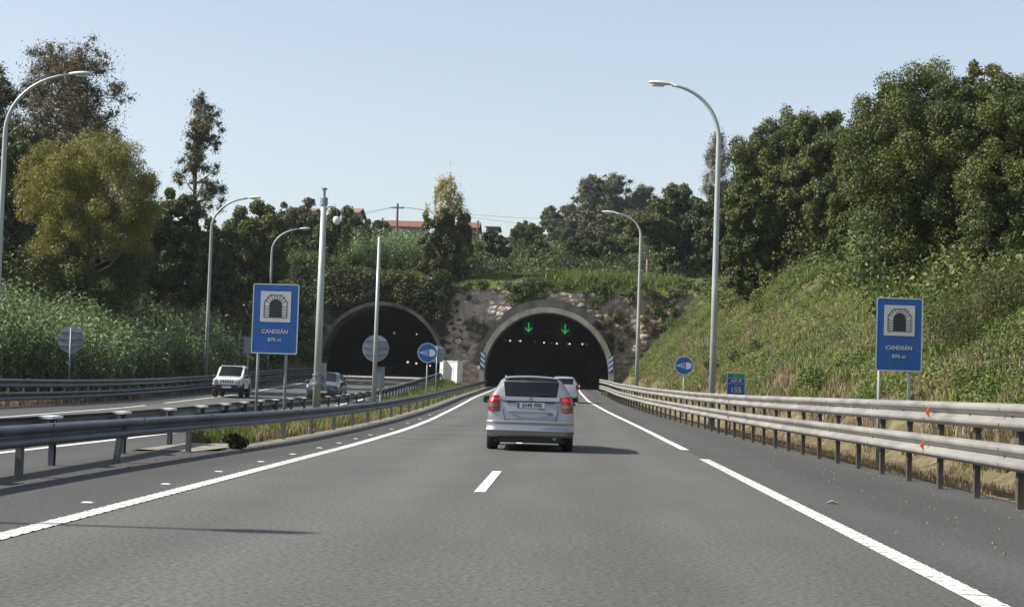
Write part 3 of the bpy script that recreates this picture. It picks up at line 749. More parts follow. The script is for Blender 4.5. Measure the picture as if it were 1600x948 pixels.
round_sign(1069, 571, 80, .88, 'round blue headlight sign on the right verge left of the kilometre sign', group=hg)
bg_ = 'round signs seen from behind'
round_sign(587, 544, 63, 1.0, 'largest grey back of a round sign, behind the slender pole before the left tunnel', False, bg_)
round_sign(111, 530, 72, 1.16, 'grey back of a round sign standing among the canes at far left', False, bg_)
round_sign(683, 553, 92, .95, 'small grey back of a round sign peeking out right of the blue headlight sign', False, bg_)
def side_panel():
    x, _, zc = at(388, 539, 100); z0 = gz(x, 100); zc -= z0
    r = empty('square_sign', (x, 100, z0), label='pale back of a small square sign peeking out left of the blue tunnel sign', cat='road sign')
    MB().prism(rounded_rect(.55, 1.0, .05, cz=zc), 0, .02).build('panel', M_GREY, r); sign_posts(r, [0], zc+.3)
side_panel()
def km_sign():
    d = 60; x, _, zt = at(1150.5, 582, d); z0 = gz(x, d); zt -= z0; w = .66; h = .92
    r = empty('kilometre_sign', (x, d, z0), label='small green and blue kilometre 155 sign behind the right guardrail', cat='road sign')
    MB().prism(rounded_rect(w, h, .03, cz=zt-h/2), 0, .02).build('panel', M_SIGNWHITE, r)
    MB().box(-w/2+.03, w/2-.03, -.004, -.0005, zt-.19, zt-.035).build('green_band', M_SIGNGREEN, r)
    MB().box(-w/2+.03, w/2-.03, -.004, -.0005, zt-.375, zt-.205).build('blue_band', M_SIGNBLUE, r)
    MB().box(-w/2+.03, w/2-.03, -.004, -.0005, zt-h+.03, zt-.39).build('blue_band', M_SIGNBLUE, r)
    text('E-1', .14, M_SIGNWHITE, r, (0, -.006, zt-.113)); text('AP-9', .17, M_SIGNWHITE, r, (0, -.006, zt-.29), sx=1.1, bold=.004)
    text('km', .09, M_SIGNWHITE, r, (0, -.006, zt-.445)); text('155', .25, M_SIGNWHITE, r, (0, -.006, zt-.61), sx=1.05, bold=.006)
    sign_posts(r, [-.18, .18], zt-.1)
km_sign()

# ------------------------------------------------------------------ cabinets between the tunnels
def cabinets():
    d = 148
    for (u0, u1, vt, vb, lab, m, rz) in ((690, 697, 564, 594, 'narrow white cabinet, left of the pair between the tunnels', mat('cabinet_white', (.80, .80, .76), .5), -.45), (699, 721, 564.5, 594, 'wide white cabinet, right of the pair between the tunnels', MATS.get('cabinet_white') or mat('cabinet_white', (.80, .80, .76), .5), -.55)):
        xa, _, zt = at((u0+u1)/2, vt, d); z0 = gz(xa, d); w = (u1-u0)/F_PX*d
        r = empty('white_cabinet', (xa, d, z0), rz, label=lab, cat='cabinet', group='white cabinets between the tunnels')
        h = zt-z0
        MB().box(-w/2, w/2, -.35, .45, -.1, h).build('body', m, r, bevel=.02)
        mb = MB(); n = 3 if w > .8 else 1
        for i in range(n):
            a = -w/2+w*i/n+.02; mb.box(a, -w/2+w*(i+1)/n-.02, -.372, -.352, .12, h-.08)
        mb.build('door', m, r, bevel=.006)
        MB().box(-w/2-.04, w/2+.04, -.40, .5, h+.002, h+.06).build('roof', m, r)
        MB().box(-.02, .02, -.395, -.375, h*.5, h*.5+.15).build('handle', M_GREY, r)
cabinets()

# ------------------------------------------------------------------ vegetation
def quads(P, N, size, asp=.55, rng=None):
    """leaf rhombs: centres P, normals N, sizes -> V, Q"""
    n = len(P); r = rng.normal(size=(n, 3)); T = np.cross(N, r); T /= np.linalg.norm(T, axis=1)[:, None]+1e-9
    B = np.cross(N, T); s = size[:, None]
    V = np.stack([P-T*s*.5, P+B*s*asp*.5-T*s*.05, P+T*s*.5, P-B*s*asp*.5-T*s*.05], 1).reshape(-1, 3)
    return V, np.arange(4*n).reshape(n, 4)

LEAF_N, LEAF_S = 2.1, .70
def leaf_cloud(rng, blobs, per, size, up=.35, asp=.6, droop=0., soft=False):
    """blobs (k,5): x y z r squash"""
    blobs = np.asarray(blobs, float); k = len(blobs)
    per *= LEAF_N; size = size*LEAF_S
    w = blobs[:, 3]**2; w = w/w.sum(); cnt = rng.multinomial(int(per*k), w)
    idx = np.repeat(np.arange(k), cnt); n = len(idx)
    d = rng.normal(size=(n, 3)); d /= np.linalg.norm(d, axis=1)[:, None]
    rr = blobs[idx, 3]*(.35+.65*rng.rand(n)**.45)*(1+.13*rng.normal(size=n)+np.where(rng.rand(n) < .07, rng.rand(n)*.45, 0))
    if soft: rr = blobs[idx, 3]*np.abs(rng.normal(size=n))*.85
    P = blobs[idx, :3]+d*rr[:, None]*np.stack([np.ones(n), np.ones(n), blobs[idx, 4]], 1)
    N = d*.8+rng.normal(size=(n, 3))*.75; N[:, 2] += up; 
    if droop: N[:, 2] *= (1-droop)
    N /= np.linalg.norm(N, axis=1)[:, None]
    P[:, 2] -= 0
    return quads(P, N, size*(.6+.8*rng.rand(n)), asp, rng)

def crown_blobs(rng, kind, rx, rz, nb):
    B = []
    for i in range(nb):
        if kind == 'round':
            d = rng.normal(size=3); d /= np.linalg.norm(d); f = rng.uniform(.45, .93) if i % 4 else rng.uniform(.1, .5)
            r = rx*rng.uniform(.16, .30)*(1.15-.35*f)
            B.append((d[0]*rx*f*.95, d[1]*rx*f*.95, d[2]*rz*f*.95, r, rng.uniform(.75, 1.0)))
        elif kind == 'dense':
            d = rng.normal(size=3); d /= np.linalg.norm(d); f = rng.uniform(.60, .93) if i % 5 else rng.uniform(.1, .6)
            wob = 1+.10*math.sin(3.1*math.atan2(d[1], d[0])+rx)+.08*math.sin(5*d[2]+rz)
            r = rx*rng.uniform(.10, .19)
            B.append((d[0]*rx*f*wob, d[1]*rx*f*wob, d[2]*rz*f*wob, r, rng.uniform(.8, 1.1)))
        elif kind == 'cone':
            t = rng.rand()**.8; w = rx*(1.02-t)**.75*(.25 if t > .9 else 1); a = rng.uniform(0, 6.283); f = rng.uniform(.35, .9)
            B.append((w*f*math.cos(a), w*f*math.sin(a), -rz+2*rz*t, rx*rng.uniform(.12, .24)*(1.15-.6*t), 1.2))
        elif kind == 'eucalypt':
            t = rng.rand(); w = rx*float(np.interp(t, [0, .3, .6, .85, 1], [.75, 1, .97, .72, .35])); a = rng.uniform(0, 6.283); f = rng.uniform(.2, .95)
            c0 = (w*f*math.cos(a), w*f*math.sin(a), -rz+2*rz*t)
            for _ in range(5):
                B.append((c0[0]+rng.normal()*rx*.16, c0[1]+rng.normal()*rx*.16, c0[2]+rng.normal()*rx*.10, rx*rng.uniform(.09, .19), rng.uniform(.6, 1.0)))
        elif kind == 'slimeuc':
            t = rng.rand()**1.1; w = rx*float(np.interp(t, [0, .2, .55, .85, 1], [.95, 1, .85, .5, .15])); a = rng.uniform(0, 6.283); f = rng.uniform(.15, .95)
            c0 = (w*f*math.cos(a), w*f*math.sin(a), -rz+2*rz*t)
            for _ in range(4):
                B.append((c0[0]+rng.normal()*rx*.13, c0[1]+rng.normal()*rx*.13, c0[2]+rng.normal()*rx*.14, rx*rng.uniform(.09, .18), rng.uniform(.8, 1.2)))
        elif kind == 'pyramid':
            t = rng.rand()**.9; w = rx*float(np.interp(t, [0, .15, .5, .75, 1], [.75, 1.0, .80, .60, .18])); a = rng.uniform(0, 6.283); f = rng.uniform(.3, .95)
            B.append((w*f*math.cos(a), w*f*math.sin(a), -rz+2*rz*t, rx*rng.uniform(.08, .17)*(1.1-.4*t), 1.3 if t < .6 else 1.9))
        elif kind == 'poplar':
            t = rng.rand(); w = rx*math.sin(math.pi*min(1, .15+.82*t))**.5; a = rng.uniform(0, 6.283); f = rng.uniform(.2, .9)
            B.append((w*f*math.cos(a), w*f*math.sin(a), -rz+2*rz*t, rx*rng.uniform(.16, .3), 1.5))
        elif kind == 'umbrella':
            a = rng.uniform(0, 6.283); f = rng.rand()**.5; B.append((rx*f*math.cos(a), rx*f*math.sin(a), rz*(.6-1.2*f*f*rng.rand()), rx*rng.uniform(.18, .32), .55))
    return B

M_BARK = mat('bark', (.11, .085, .06), .95, noise=.35, scale=5, bump=.6, bscale=18, stretch=(1, 1, .3))
M_BARKP = mat('pale_bark', (.24, .20, .16), .9, noise=.3, scale=3, bump=.4, bscale=14, stretch=(1, 1, .3))
L_OAK = leaf_mat('oak_leaves', [(.012, .026, .008), (.034, .060, .016), (.070, .102, .028), (.125, .15, .05)], .22)
L_DARK = leaf_mat('dark_leaves', [(.012, .028, .010), (.026, .048, .016), (.045, .070, .022), (.075, .095, .03)], .18)
L_YEL = leaf_mat('yellowing_leaves', [(.05, .072, .018), (.09, .115, .025), (.16, .185, .042), (.24, .23, .065)], .30)
L_EUC = leaf_mat('eucalyptus_leaves', [(.032, .046, .030), (.055, .072, .045), (.085, .098, .065), (.12, .115, .085)], .15)
L_EUCB = leaf_mat('browning_eucalyptus_leaves', [(.03, .042, .028), (.055, .062, .04), (.095, .088, .062), (.15, .125, .095)], .15)
L_HAZE = leaf_mat('far_leaves', [(.040, .058, .035), (.065, .085, .05), (.09, .11, .065)], .15)
L_PALE = leaf_mat('pale_leaves', [(.12, .12, .10), (.22, .22, .20), (.36, .36, .34)], .3, mul=(1, 1, 1))
L_CON = leaf_mat('conifer_leaves', [(.020, .036, .014), (.052, .072, .024), (.105, .125, .045)], .2)
L_GOLD = leaf_mat('gold_leaves', [(.12, .16, .06), (.24, .27, .12), (.40, .42, .24)], .45)
L_SCRUB = leaf_mat('scrub_leaves', [(.022, .038, .012), (.048, .072, .02), (.085, .115, .032), (.145, .165, .055)], .25, scale=.15, mul=(1.15, 1.2, .95))
L_SCRUBD = leaf_mat('dark_scrub_leaves', [(.014, .026, .009), (.038, .058, .018), (.078, .098, .030)], .2, scale=.15)
L_SCRUBB = leaf_mat('brown_scrub_leaves', [(.06, .055, .025), (.12, .095, .045), (.17, .135, .075), (.25, .20, .13)], .2, scale=.3, mul=(.95, .95, .95))
L_CANE = leaf_mat('cane_leaves', [(.04, .065, .03), (.085, .125, .055), (.16, .20, .10), (.36, .40, .27)], .25, scale=.25, mul=(1.22, 1.28, 1.05))
L_GRASS = leaf_mat('grass_blades', [(.055, .085, .018), (.10, .13, .03), (.17, .18, .055), (.24, .21, .09)], .3, scale=.14, mul=(1.0, 1.12, .82))
L_DRY = leaf_mat('dry_grass_blades', [(.14, .13, .05), (.26, .20, .10), (.38, .29, .16), (.50, .40, .25)], .3, scale=.5, mul=(.75, .75, .85))

def tree(label, u, vt, vb, wpx, d, kind='round', m=None, nb=60, per=260, leaf=.22, name='tree', cat='tree', group='trees around the tunnel', seed=0, bark=None, trunk_r=None, second=None, depth=1.0, limbs=7, seen=True, up=.35):
    rng = np.random.RandomState(seed+int(u)*7+int(d)); m = m or L_OAK
    x, _, zt = at(u, vt, d); x = ray(u, (vt+vb)/2)[0]*d; zb = at(u, vb, d)[2]; g = gz(x, d)
    rx = wpx/2/F_PX*d; zb = max(zb, g-.3*rx); rz = (zt-zb)/2; zc = (zt+zb)/2
    r = empty(name, (x, d, g), label=label, cat=cat, group=group)
    tr = trunk_r or max(.09, rz*.045)
    mb = MB(); hc = zc-g; lean = rng.uniform(-.03, .03)
    hp = [(0, 0, -.6), (lean*hc*.3, 0, hc*.35), (lean*hc*.8, 0, hc*.8), (lean*hc, 0, hc+rz*.55)]
    mb.tube(hp, [tr*1.35, tr, tr*.7, tr*.22], 8)
    if kind == 'dense': nb, per = int(nb*1.8), per*.62
    B = crown_blobs(rng, kind, rx, rz, nb)
    for i in rng.choice(len(B), min(limbs*3, len(B)), replace=False):
        b = B[i]; z0 = max(hc-rz*.8, min(hc+b[2]-.3*rz, hc+rz*.35)); z0 = max(.3, z0)
        q = Vector((lean*z0, 0, z0)); e = Vector((b[0], b[1], hc+b[2])); mid = (q+e)/2+Vector((0, 0, -.08*(e-q).length))
        mb.tube([q, mid, e], [tr*.42, tr*.26, tr*.08], 5, cap=False)
    mb.build('trunk', bark or M_BARK, r, smooth=True)
    Bc = [(b[0], b[1], hc+b[2], b[3], b[4]) for b in B if hc+b[2] > -.4]
    if second:                                   # upper crown in another colour
        zcut = second[1]; hi = [b for b in Bc if b[2] > hc-rz+2*rz*zcut]; Bc = [b for b in Bc if b[2] <= hc-rz+2*rz*zcut]
        if hi:
            V, Q = leaf_cloud(rng, hi, per*second[2] if len(second) > 2 else per, leaf*.85, up, asp=.5, soft=len(second) > 2); np_mesh('upper_crown', V, Q, second[0], r)
    sf = kind in ('eucalypt', 'poplar', 'slimeuc')
    V, Q = leaf_cloud(rng, Bc, per, leaf, up, .35 if sf else .6, soft=sf); np_mesh('crown', V, Q, m, r)
    return r

# left side, from the back forwards
tree('tall open-crowned eucalyptus with browning foliage at upper left', 104, 80, 300, 190, 126, 'eucalypt', L_EUCB, 95, 70, .30, 'eucalyptus_tree', seed=1, bark=M_BARKP, limbs=22)
tree('grey-green eucalyptus cut by the left photo edge', -12, 112, 330, 100, 124, 'eucalypt', L_EUC, 60, 70, .30, 'eucalyptus_tree', seed=2, bark=M_BARKP, limbs=12)
tree('dark tree filling the left edge under the eucalyptus', 10, 215, 480, 150, 108, 'dense', L_DARK, 90, 330, .26, seed=3)
tree('dark tree behind the yellowing tree, left of it', 70, 190, 400, 150, 116, 'dense', L_EUC, 80, 260, .28, seed=4)
tree('slender lone eucalyptus with a bare lower trunk against the sky', 309, 150, 335, 88, 136, 'slimeuc', L_EUC, 52, 66, .28, 'eucalyptus_tree', seed=5, limbs=10, trunk_r=.21)
tree('dark tree between the yellowing tree and the slender eucalyptus', 262, 292, 480, 120, 112, 'dense', L_DARK, 90, 300, .26, seed=6)
tree('broad yellowing deciduous tree at left', 150, 194, 495, 236, 97, 'dense', L_OAK, 180, 430, .185, 'deciduous_tree', seed=7, second=(L_YEL, .34), limbs=4, bark=M_BARKP, trunk_r=.2)
tree('leafy bright green tree behind the leftmost blue tunnel sign', 392, 316, 480, 130, 142, 'dense', L_OAK, 90, 260, .32, seed=8)
tree('dark bushy tree under the slender eucalyptus', 322, 335, 500, 110, 132, 'dense', L_DARK, 80, 250, .32, seed=9)
tree('grey-green rounded tree just left of the camera mast', 462, 314, 440, 105, 176, 'dense', L_EUC, 70, 240, .38, seed=10)
tree('dark tree directly right of the camera mast top', 535, 333, 425, 105, 172, 'dense', L_DARK, 80, 250, .36, seed=11)
tree('low round tree left of the red-roofed house', 585, 345, 400, 75, 205, 'dense', L_HAZE, 50, 220, .42, seed=12)
tree('pyramidal tree with pale yellow top right of the slender pole', 697, 280, 428, 104, 163, 'pyramid', L_CON, 190, 190, .30, 'pyramidal_tree', seed=13, second=(L_GOLD, .62, .22))
# background right
hzg = 'hazy eucalyptus trees on the far skyline'
for i, (u, vt, vb, w, lab) in enumerate(((925, 279, 350, 62, 'left and larger crown of the far eucalyptus group'), (962, 277, 352, 62, 'middle crown of the far eucalyptus group'), (1006, 291, 355, 52, 'right rounded crown of the far eucalyptus group'), (860, 325, 358, 30, 'small lone far eucalyptus left of the group'), (1050, 291, 345, 34, 'little far eucalyptus between the group and the pale poplar'), (893, 325, 360, 55, 'low crown at the left foot of the far eucalyptus group'), (985, 315, 360, 100, 'low crown in front of the far eucalyptus group'))):  # far group
    tree(lab, u, vt, vb, w, 300+i*3, 'eucalypt' if i != 6 else 'dense', L_HAZE, 46, 60 if i != 6 else 200, .55, 'eucalyptus_tree', group=hzg, seed=20+i)
for i, (u, vt, w, lab) in enumerate(((885, 338, 70, 'leftmost of the hazy round trees below the far eucalyptus group'), (935, 325, 90, 'hazy round tree right below the two far eucalyptus crowns'), (1005, 322, 80, 'hazy round tree below the right far eucalyptus crown'), (1052, 312, 70, 'hazy round tree left of the dark trees by the tallest lamp'), (825, 348, 60, 'small hazy round tree at the left end of the far group'))):
    tree(lab, u, vt, 400, w, 262+4*i, 'dense', L_HAZE, 70, 130, .50, 'round_tree', group='hazy round trees below the far eucalyptus', seed=60+i)
tree('pale silvery poplar behind the tallest right lamp post', 1119, 215, 345, 50, 196, 'poplar', L_PALE, 80, 150, .36, 'poplar_tree', seed=30, bark=M_BARKP, limbs=20)
tree('slim tree with a pale bare trunk right of the slim lamp post', 1014, 325, 405, 92, 168, 'umbrella', L_OAK, 70, 200, .34, seed=31, bark=M_BARKP, trunk_r=.15)
tree('dark tree left of the tallest right lamp post', 1068, 285, 440, 104, 176, 'dense', L_DARK, 110, 230, .36, seed=32)
tree('dark tree behind the tallest right lamp post', 1128, 288, 440, 100, 168, 'dense', L_DARK, 110, 240, .36, seed=33)
# right bank
tree('medium oak on the bank with a broad rounded top', 1225, 164, 455, 190, 113, 'dense', L_OAK, 200, 380, .21, 'oak_tree', seed=34, group='oaks on the right bank', limbs=10)
tree('low oak at the left end of the row on the right bank', 1172, 262, 478, 100, 108, 'dense', L_OAK, 90, 280, .25, 'oak_tree', seed=35, group='oaks on the right bank')
tree('oak crown filling the gap between the medium and the big oak', 1312, 172, 435, 130, 104, 'dense', L_OAK, 130, 360, .21, 'oak_tree', seed=36, group='oaks on the right bank')
tree('biggest oak on the right bank, crown above the right blue sign', 1455, 92, 492, 270, 80, 'dense', L_OAK, 300, 430, .155, 'oak_tree', seed=37, group='oaks on the right bank', limbs=14)
tree('big oak cut by the right photo edge', 1600, 84, 500, 230, 75, 'dense', L_OAK, 250, 430, .155, 'oak_tree', seed=38, group='oaks on the right bank', limbs=10)
tree('lower oak crown leaning out from the left side of the biggest oak', 1350, 205, 470, 124, 84, 'dense', L_OAK, 130, 420, .165, 'oak_tree', seed=39, group='oaks on the right bank')
tree('oak crown between the medium oak and its right neighbour', 1275, 166, 420, 120, 110, 'dense', L_OAK, 120, 360, .21, 'oak_tree', seed=51, group='oaks on the right bank')
tree('upper left shoulder of foliage on the biggest oak', 1398, 122, 440, 130, 83, 'dense', L_OAK, 140, 420, .16, 'oak_tree', seed=52, group='oaks on the right bank')
tree('oak crown between the biggest oak and the one cut by the edge', 1530, 88, 440, 140, 79, 'dense', L_OAK, 150, 420, .16, 'oak_tree', seed=53, group='oaks on the right bank')
tree('thin conifer tip rising above the biggest oak', 1535, 76, 190, 22, 98, 'slimeuc', L_HAZE, 12, 60, .16, 'conifer_tree', seed=40)

# --- scrub, canes and grass that nobody could count
def scrub(name, m, pts, per, leaf, label, cat, up=.35, asp=.6):
    rng = np.random.RandomState(len(pts)); V, Q = leaf_cloud(rng, pts, per, leaf, up, asp)
    return np_mesh(name, V, Q, m, label=label, cat=cat, kind='stuff')
rng = np.random.RandomState(11)
def hill_clumps(n, x0, x1, y0, y1, r0, r1, seed, keep=lambda x, y: True, sink=.3):
    rg = np.random.RandomState(seed); out = []
    while len(out) < n:
        x, y = rg.uniform(x0, x1), rg.uniform(y0, y1)
        if not keep(x, y): continue
        r = rg.uniform(r0, r1)*(.8+.5*rg.rand()); z = gz(x, y); k = rg.randint(2, 5)
        for j in range(k):
            out.append((x+rg.normal()*r*.7, y+rg.normal()*r*.7, z+r*(rg.rand()*1.0-sink), r*rg.uniform(.45, .8), rg.uniform(.8, 1.15)))
    return out
scrub('hillside_scrub', L_SCRUB, hill_clumps(900, -46, 44, 167, 246, 1.0, 2.4, 1), 90, .36, 'green bushes and brambles covering the hill above the tunnels', 'scrub')
scrub('hillside_scrub', L_SCRUBD, hill_clumps(900, -46, 44, 167, 244, .9, 2.1, 2), 90, .34, 'darker bushes dotted through the scrub above the tunnels', 'scrub')
def far_keep(x, y): return True
scrub('far_woodland', L_HAZE, hill_clumps(420, -40, 110, 250, 330, 2.0, 4.0, 3), 70, .7, 'hazy woodland along the skyline behind the scrub', 'woodland')
# left slope: brambles, dry scrub
lk = lambda x, y: x < float(TOE_L(y))-.6
scrub('slope_scrub', L_SCRUBD, hill_clumps(420, -40, -22, 92, 160, .7, 1.7, 4, lk), 120, .28, 'dark brambles on the slope left of the left-hand tunnel', 'scrub')
scrub('slope_scrub', L_SCRUBB, hill_clumps(260, -36, -22, 108, 158, .4, 1.1, 5, lk), 110, .26, 'brown withered scrub on the slope left of the left-hand tunnel', 'scrub')
scrub('slope_scrub', L_SCRUB, hill_clumps(300, -42, -23, 95, 165, .6, 1.4, 6, lk), 110, .28, 'mid-green bushes scattered over the left slope', 'scrub')
scrub('woodland_floor', L_DARK, hill_clumps(560, -60, -27.5, 70, 160, 1.0, 2.4, 7), 110, .36, 'dark undergrowth below the trees at left', 'undergrowth')
scrub('bank_undergrowth', L_OAK, hill_clumps(430, 12, 34, 42, 150, .8, 1.8, 8, lambda x, y: float(ground(x, y)-ZR(y)) > (3.9 if y < 80 else 6.6)), 130, .24, 'green undergrowth along the foot of the oaks on the right bank', 'undergrowth')
# bushes growing on and over the portal wall
def wall_clumps(spec, seed, front=0.):
    rg = np.random.RandomState(seed); out = []
    for (u0, u1, v0, v1, n, r0, r1) in spec:
        for _ in range(n):
            u, v = rg.uniform(u0, u1), rg.uniform(v0, v1); x, y, z = at(u, v, FACE-.3); r = rg.uniform(r0, r1)
            out.append((x, FACE+.65+(z-10)*.2-.15-r*.4-front, z, r, .9))
    return out
scrub('wall_bush', L_SCRUBD, wall_clumps([(560, 700, 432, 470, 60, .5, .95), (655, 702, 440, 500, 50, .4, .8), (500, 580, 425, 475, 60, .5, 1.0), (560, 640, 448, 466, 26, .3, .55)], 9, .8), 170, .26, 'dark bushes hanging over the crown of the left-hand tunnel', 'bush')
scrub('wall_bush', L_SCRUBB, wall_clumps([(940, 1090, 455, 560, 36, .22, .48), (692, 742, 455, 560, 18, .15, .32), (690, 735, 500, 575, 10, .15, .30)], 10), 110, .20, 'yellow-brown bushes growing out of the stone wall right of the left tunnel', 'bush')
scrub('wall_bush', L_SCRUB, wall_clumps([(795, 850, 440, 476, 30, .35, .6), (640, 1110, 440, 456, 70, .25, .5), (455, 560, 400, 440, 40, .5, .9), (915, 1090, 452, 500, 24, .25, .5)], 12), 120, .22, 'green growth along the top edge of the stone wall', 'bush')
scrub('wall_bush', L_SCRUB, wall_clumps([(300, 500, 440, 560, 150, .4, .9)], 13), 120, .26, 'leafy creepers beside the left edge of the left-hand tunnel', 'bush')

scrub('ledge_bushes', L_SCRUB, hill_clumps(90, -16, 15, 158, 166, .25, .6, 51), 120, .20, 'low bushes breaking up the grass ledge above the stone wall', 'bushes')
scrub('ledge_bushes', L_SCRUBD, hill_clumps(70, -24, 15, 160, 167, .4, .9, 52), 120, .22, 'darker bushes at the back of the grass ledge above the wall', 'bushes')
for i, (u, vt, vb, w, d, mm, lab) in enumerate(((620, 372, 415, 60, 196, L_OAK, 'small round tree on the hill between the slender pole and the pyramidal tree'),
        (770, 362, 415, 62, 200, L_DARK, 'dark round tree on the hill just right of the pyramidal tree'), (820, 343, 400, 56, 226, L_SCRUB, 'light green rounded treetop standing out on the skyline left of the far eucalyptus'),
        (850, 378, 420, 70, 192, L_OAK, 'mid-green bushy tree on the hill above the right-hand arch'), (905, 368, 415, 64, 198, L_DARK, 'dark bushy tree on the hill above the right shoulder of the arch'),
        (955, 362, 410, 60, 196, L_OAK, 'green bushy tree on the hill left of the slim lamp post'), (735, 392, 436, 52, 178, L_DARK, 'low dark tree at the right foot of the pyramidal tree'),
        (560, 372, 425, 76, 184, L_OAK, 'leafy tree on the hill directly left of the slender pole'))):
    tree(lab, u, vt, vb, w, d, 'dense', mm, 60, 150, .30, 'bushy_tree', group='bushy trees on the hill above the tunnels', seed=80+i)

def blades(name, m, pts, h, w, label, cat, lean=.35, seed=0, droop=0.):
    """curved grass blades, two triangles each, rooted on the ground"""
    rg = np.random.RandomState(seed); n = len(pts); P = np.asarray(pts, float)
    a = rg.uniform(0, 6.283, n); hh = h*(.5+.9*rg.rand(n)); ww = w*(.6+.8*rg.rand(n)); ln = lean*(.3+rg.rand(n))*hh
    D = np.stack([np.cos(a), np.sin(a), np.zeros(n)], 1); b = rg.uniform(0, 6.283, n); L = np.stack([np.cos(b), np.sin(b), np.zeros(n)], 1)
    up = np.array([0, 0, 1.]); p0 = P-D*ww[:, None]*.5; p1 = P+D*ww[:, None]*.5
    mid = P+up*(hh*.62)[:, None]+L*(ln*.35)[:, None]; tip = P+up*(hh*(1-droop))[:, None]+L*ln[:, None]
    V = np.stack([p0, p1, mid+D*ww[:, None]*.4, mid-D*ww[:, None]*.4, tip], 1).reshape(-1, 3)
    i = np.arange(n)[:, None]*5; Q = np.concatenate([i+np.array([[0, 1, 2, 3]])], 0); T = i+np.array([[3, 2, 4, 4]])
    F = np.concatenate([Q, i+np.array([[3, 2, 4, 3]])])
    me = bpy.data.meshes.new(name); me.vertices.add(len(V)); me.vertices.foreach_set('co', V.astype(np.float32).ravel())
    idx = np.concatenate([Q.ravel(), (i+np.array([[3, 2, 4]])).ravel()]).astype(np.int32)
    me.loops.add(len(idx)); me.loops.foreach_set('vertex_index', idx)
    me.polygons.add(2*n); me.polygons.foreach_set('loop_start', np.concatenate([np.arange(n)*4, 4*n+np.arange(n)*3]).astype(np.int32))
    me.update(calc_edges=True); me.validate(); me.materials.append(m)
    o = bpy.data.objects.new(name, me); link(o); tag(o, label, cat, kind='stuff'); return o

def scatter(n, fx0, fx1, y0, y1, seed, bias=1.0, thin=0.35, ns=.5):
    rg = np.random.RandomState(seed); y = y0+(y1-y0)*rg.rand(n)**bias; t = rg.rand(n); x = fx0(y)+(fx1(y)-fx0(y))*t
    k = vnoise(x*ns*2+seed, y*ns+seed) > thin; x, y = x[k], y[k]
    return np.stack([x, y, ground(x, y)-.01], 1)
c_ = lambda v: (lambda y: np.full_like(y, v))
blades('dry_grass', L_DRY, scatter(60000, lambda y: RAIL_R(y)+.4, lambda y: TOE_R(y)+3.2, 17, 60, 1, 1.2, .28), .13, .010, 'dry straw-coloured grass at the foot of the right bank', 'dry grass', seed=1)
blades('dry_grass', L_DRY, scatter(60000, lambda y: TOE_R(y)+.3, lambda y: TOE_R(y)+6, 28, 120, 2, 1.4, .52), .32, .03, 'tall dry grass on the lower right bank behind the signs', 'dry grass', seed=2)
blades('green_grass', L_GRASS, scatter(120000, lambda y: TOE_R(y)+1.2, lambda y: TOE_R(y)+16, 36, 154, 3, 1.1, .30), .30, .045, 'green grass covering the upper right bank', 'grass', seed=3)
def weeds(n, x0f, x1f, y0, y1, seed, r0, r1, thin):
    p = scatter(n, x0f, x1f, y0, y1, seed, 1.1, thin, .3); rg = np.random.RandomState(seed)
    return [(a, b, c+.08, rg.uniform(r0, r1), .55) for a, b, c in p]
scrub('bank_weeds', L_GRASS, weeds(7000, lambda y: TOE_R(y)+1.6, lambda y: TOE_R(y)+15, 34, 154, 31, .20, .50, .40), 120, .095, 'low green leafy weeds spread over the right bank', 'weeds')
scrub('bank_weeds', L_SCRUB, weeds(1500, lambda y: TOE_R(y)+2.2, lambda y: TOE_R(y)+15, 34, 154, 33, .25, .6, .60), 130, .10, 'darker leafy weeds in patches on the right bank', 'weeds')
scrub('bank_weeds', L_SCRUBB, weeds(1300, lambda y: TOE_R(y)+.6, lambda y: TOE_R(y)+9, 30, 150, 35, .2, .45, .5), 90, .075, 'brown dying weeds low on the right bank', 'weeds')
scrub('bank_brambles', L_SCRUBD, [q for q in hill_clumps(60, 7.5, 22, 44, 150, .35, .8, 41, lambda x, y: x > float(TOE_R(y))+2)], 150, .13, 'dark bramble thickets dotted over the right bank', 'brambles')
scrub('bank_brambles', L_SCRUB, [q for q in hill_clumps(110, 7, 22, 44, 152, .3, .75, 42, lambda x, y: x > float(TOE_R(y))+1.6)], 150, .12, 'brighter leafy bushes dotted over the right bank', 'brambles')
blades('median_grass', L_GRASS, scatter(26000, lambda y: RAIL_B(y)+.2, lambda y: RAIL_A(y)-.25, 31, 150, 4, 1.2, .38, .8), .26, .022, 'green grass in the median between the two guardrails', 'grass', seed=4)
blades('median_dry_grass', L_DRY, scatter(22000, lambda y: RAIL_B(y)+.2, lambda y: RAIL_A(y)-.2, 31, 75, 5, 1.4, .42, .8), .20, .02, 'dry yellow grass in the near part of the median', 'dry grass', seed=5)
blades('verge_dry_grass', L_DRY, scatter(26000, lambda y: RAIL_C(y)-3.4, lambda y: RAIL_C(y)-.1, 50, 120, 6, 1.0, .3), .36, .035, 'dry grass under the double guardrail at far left', 'dry grass', seed=6)
rg = np.random.RandomState(8)
def ledge(n, x0, x1, y0, y1, seed):
    rg = np.random.RandomState(seed); x = rg.uniform(x0, x1, n); y = rg.uniform(y0, y1, n); return np.stack([x, y, ground(x, y)-.05], 1)
blades('ledge_grass', L_GRASS, ledge(26000, -20, 16, FACE+1, 166, 7), .5, .06, 'bright grass on the ledge above the stone wall', 'grass', seed=7)
rg = np.random.RandomState(8); tp = []
for _ in range(70):
    cx_, cy_ = rg.uniform(-2, 11), rg.uniform(161, 165.5); k = rg.randint(20, 90); sg = rg.uniform(.15, .5)
    for _ in range(k): tp.append((cx_+rg.normal()*sg, cy_+rg.normal()*sg))
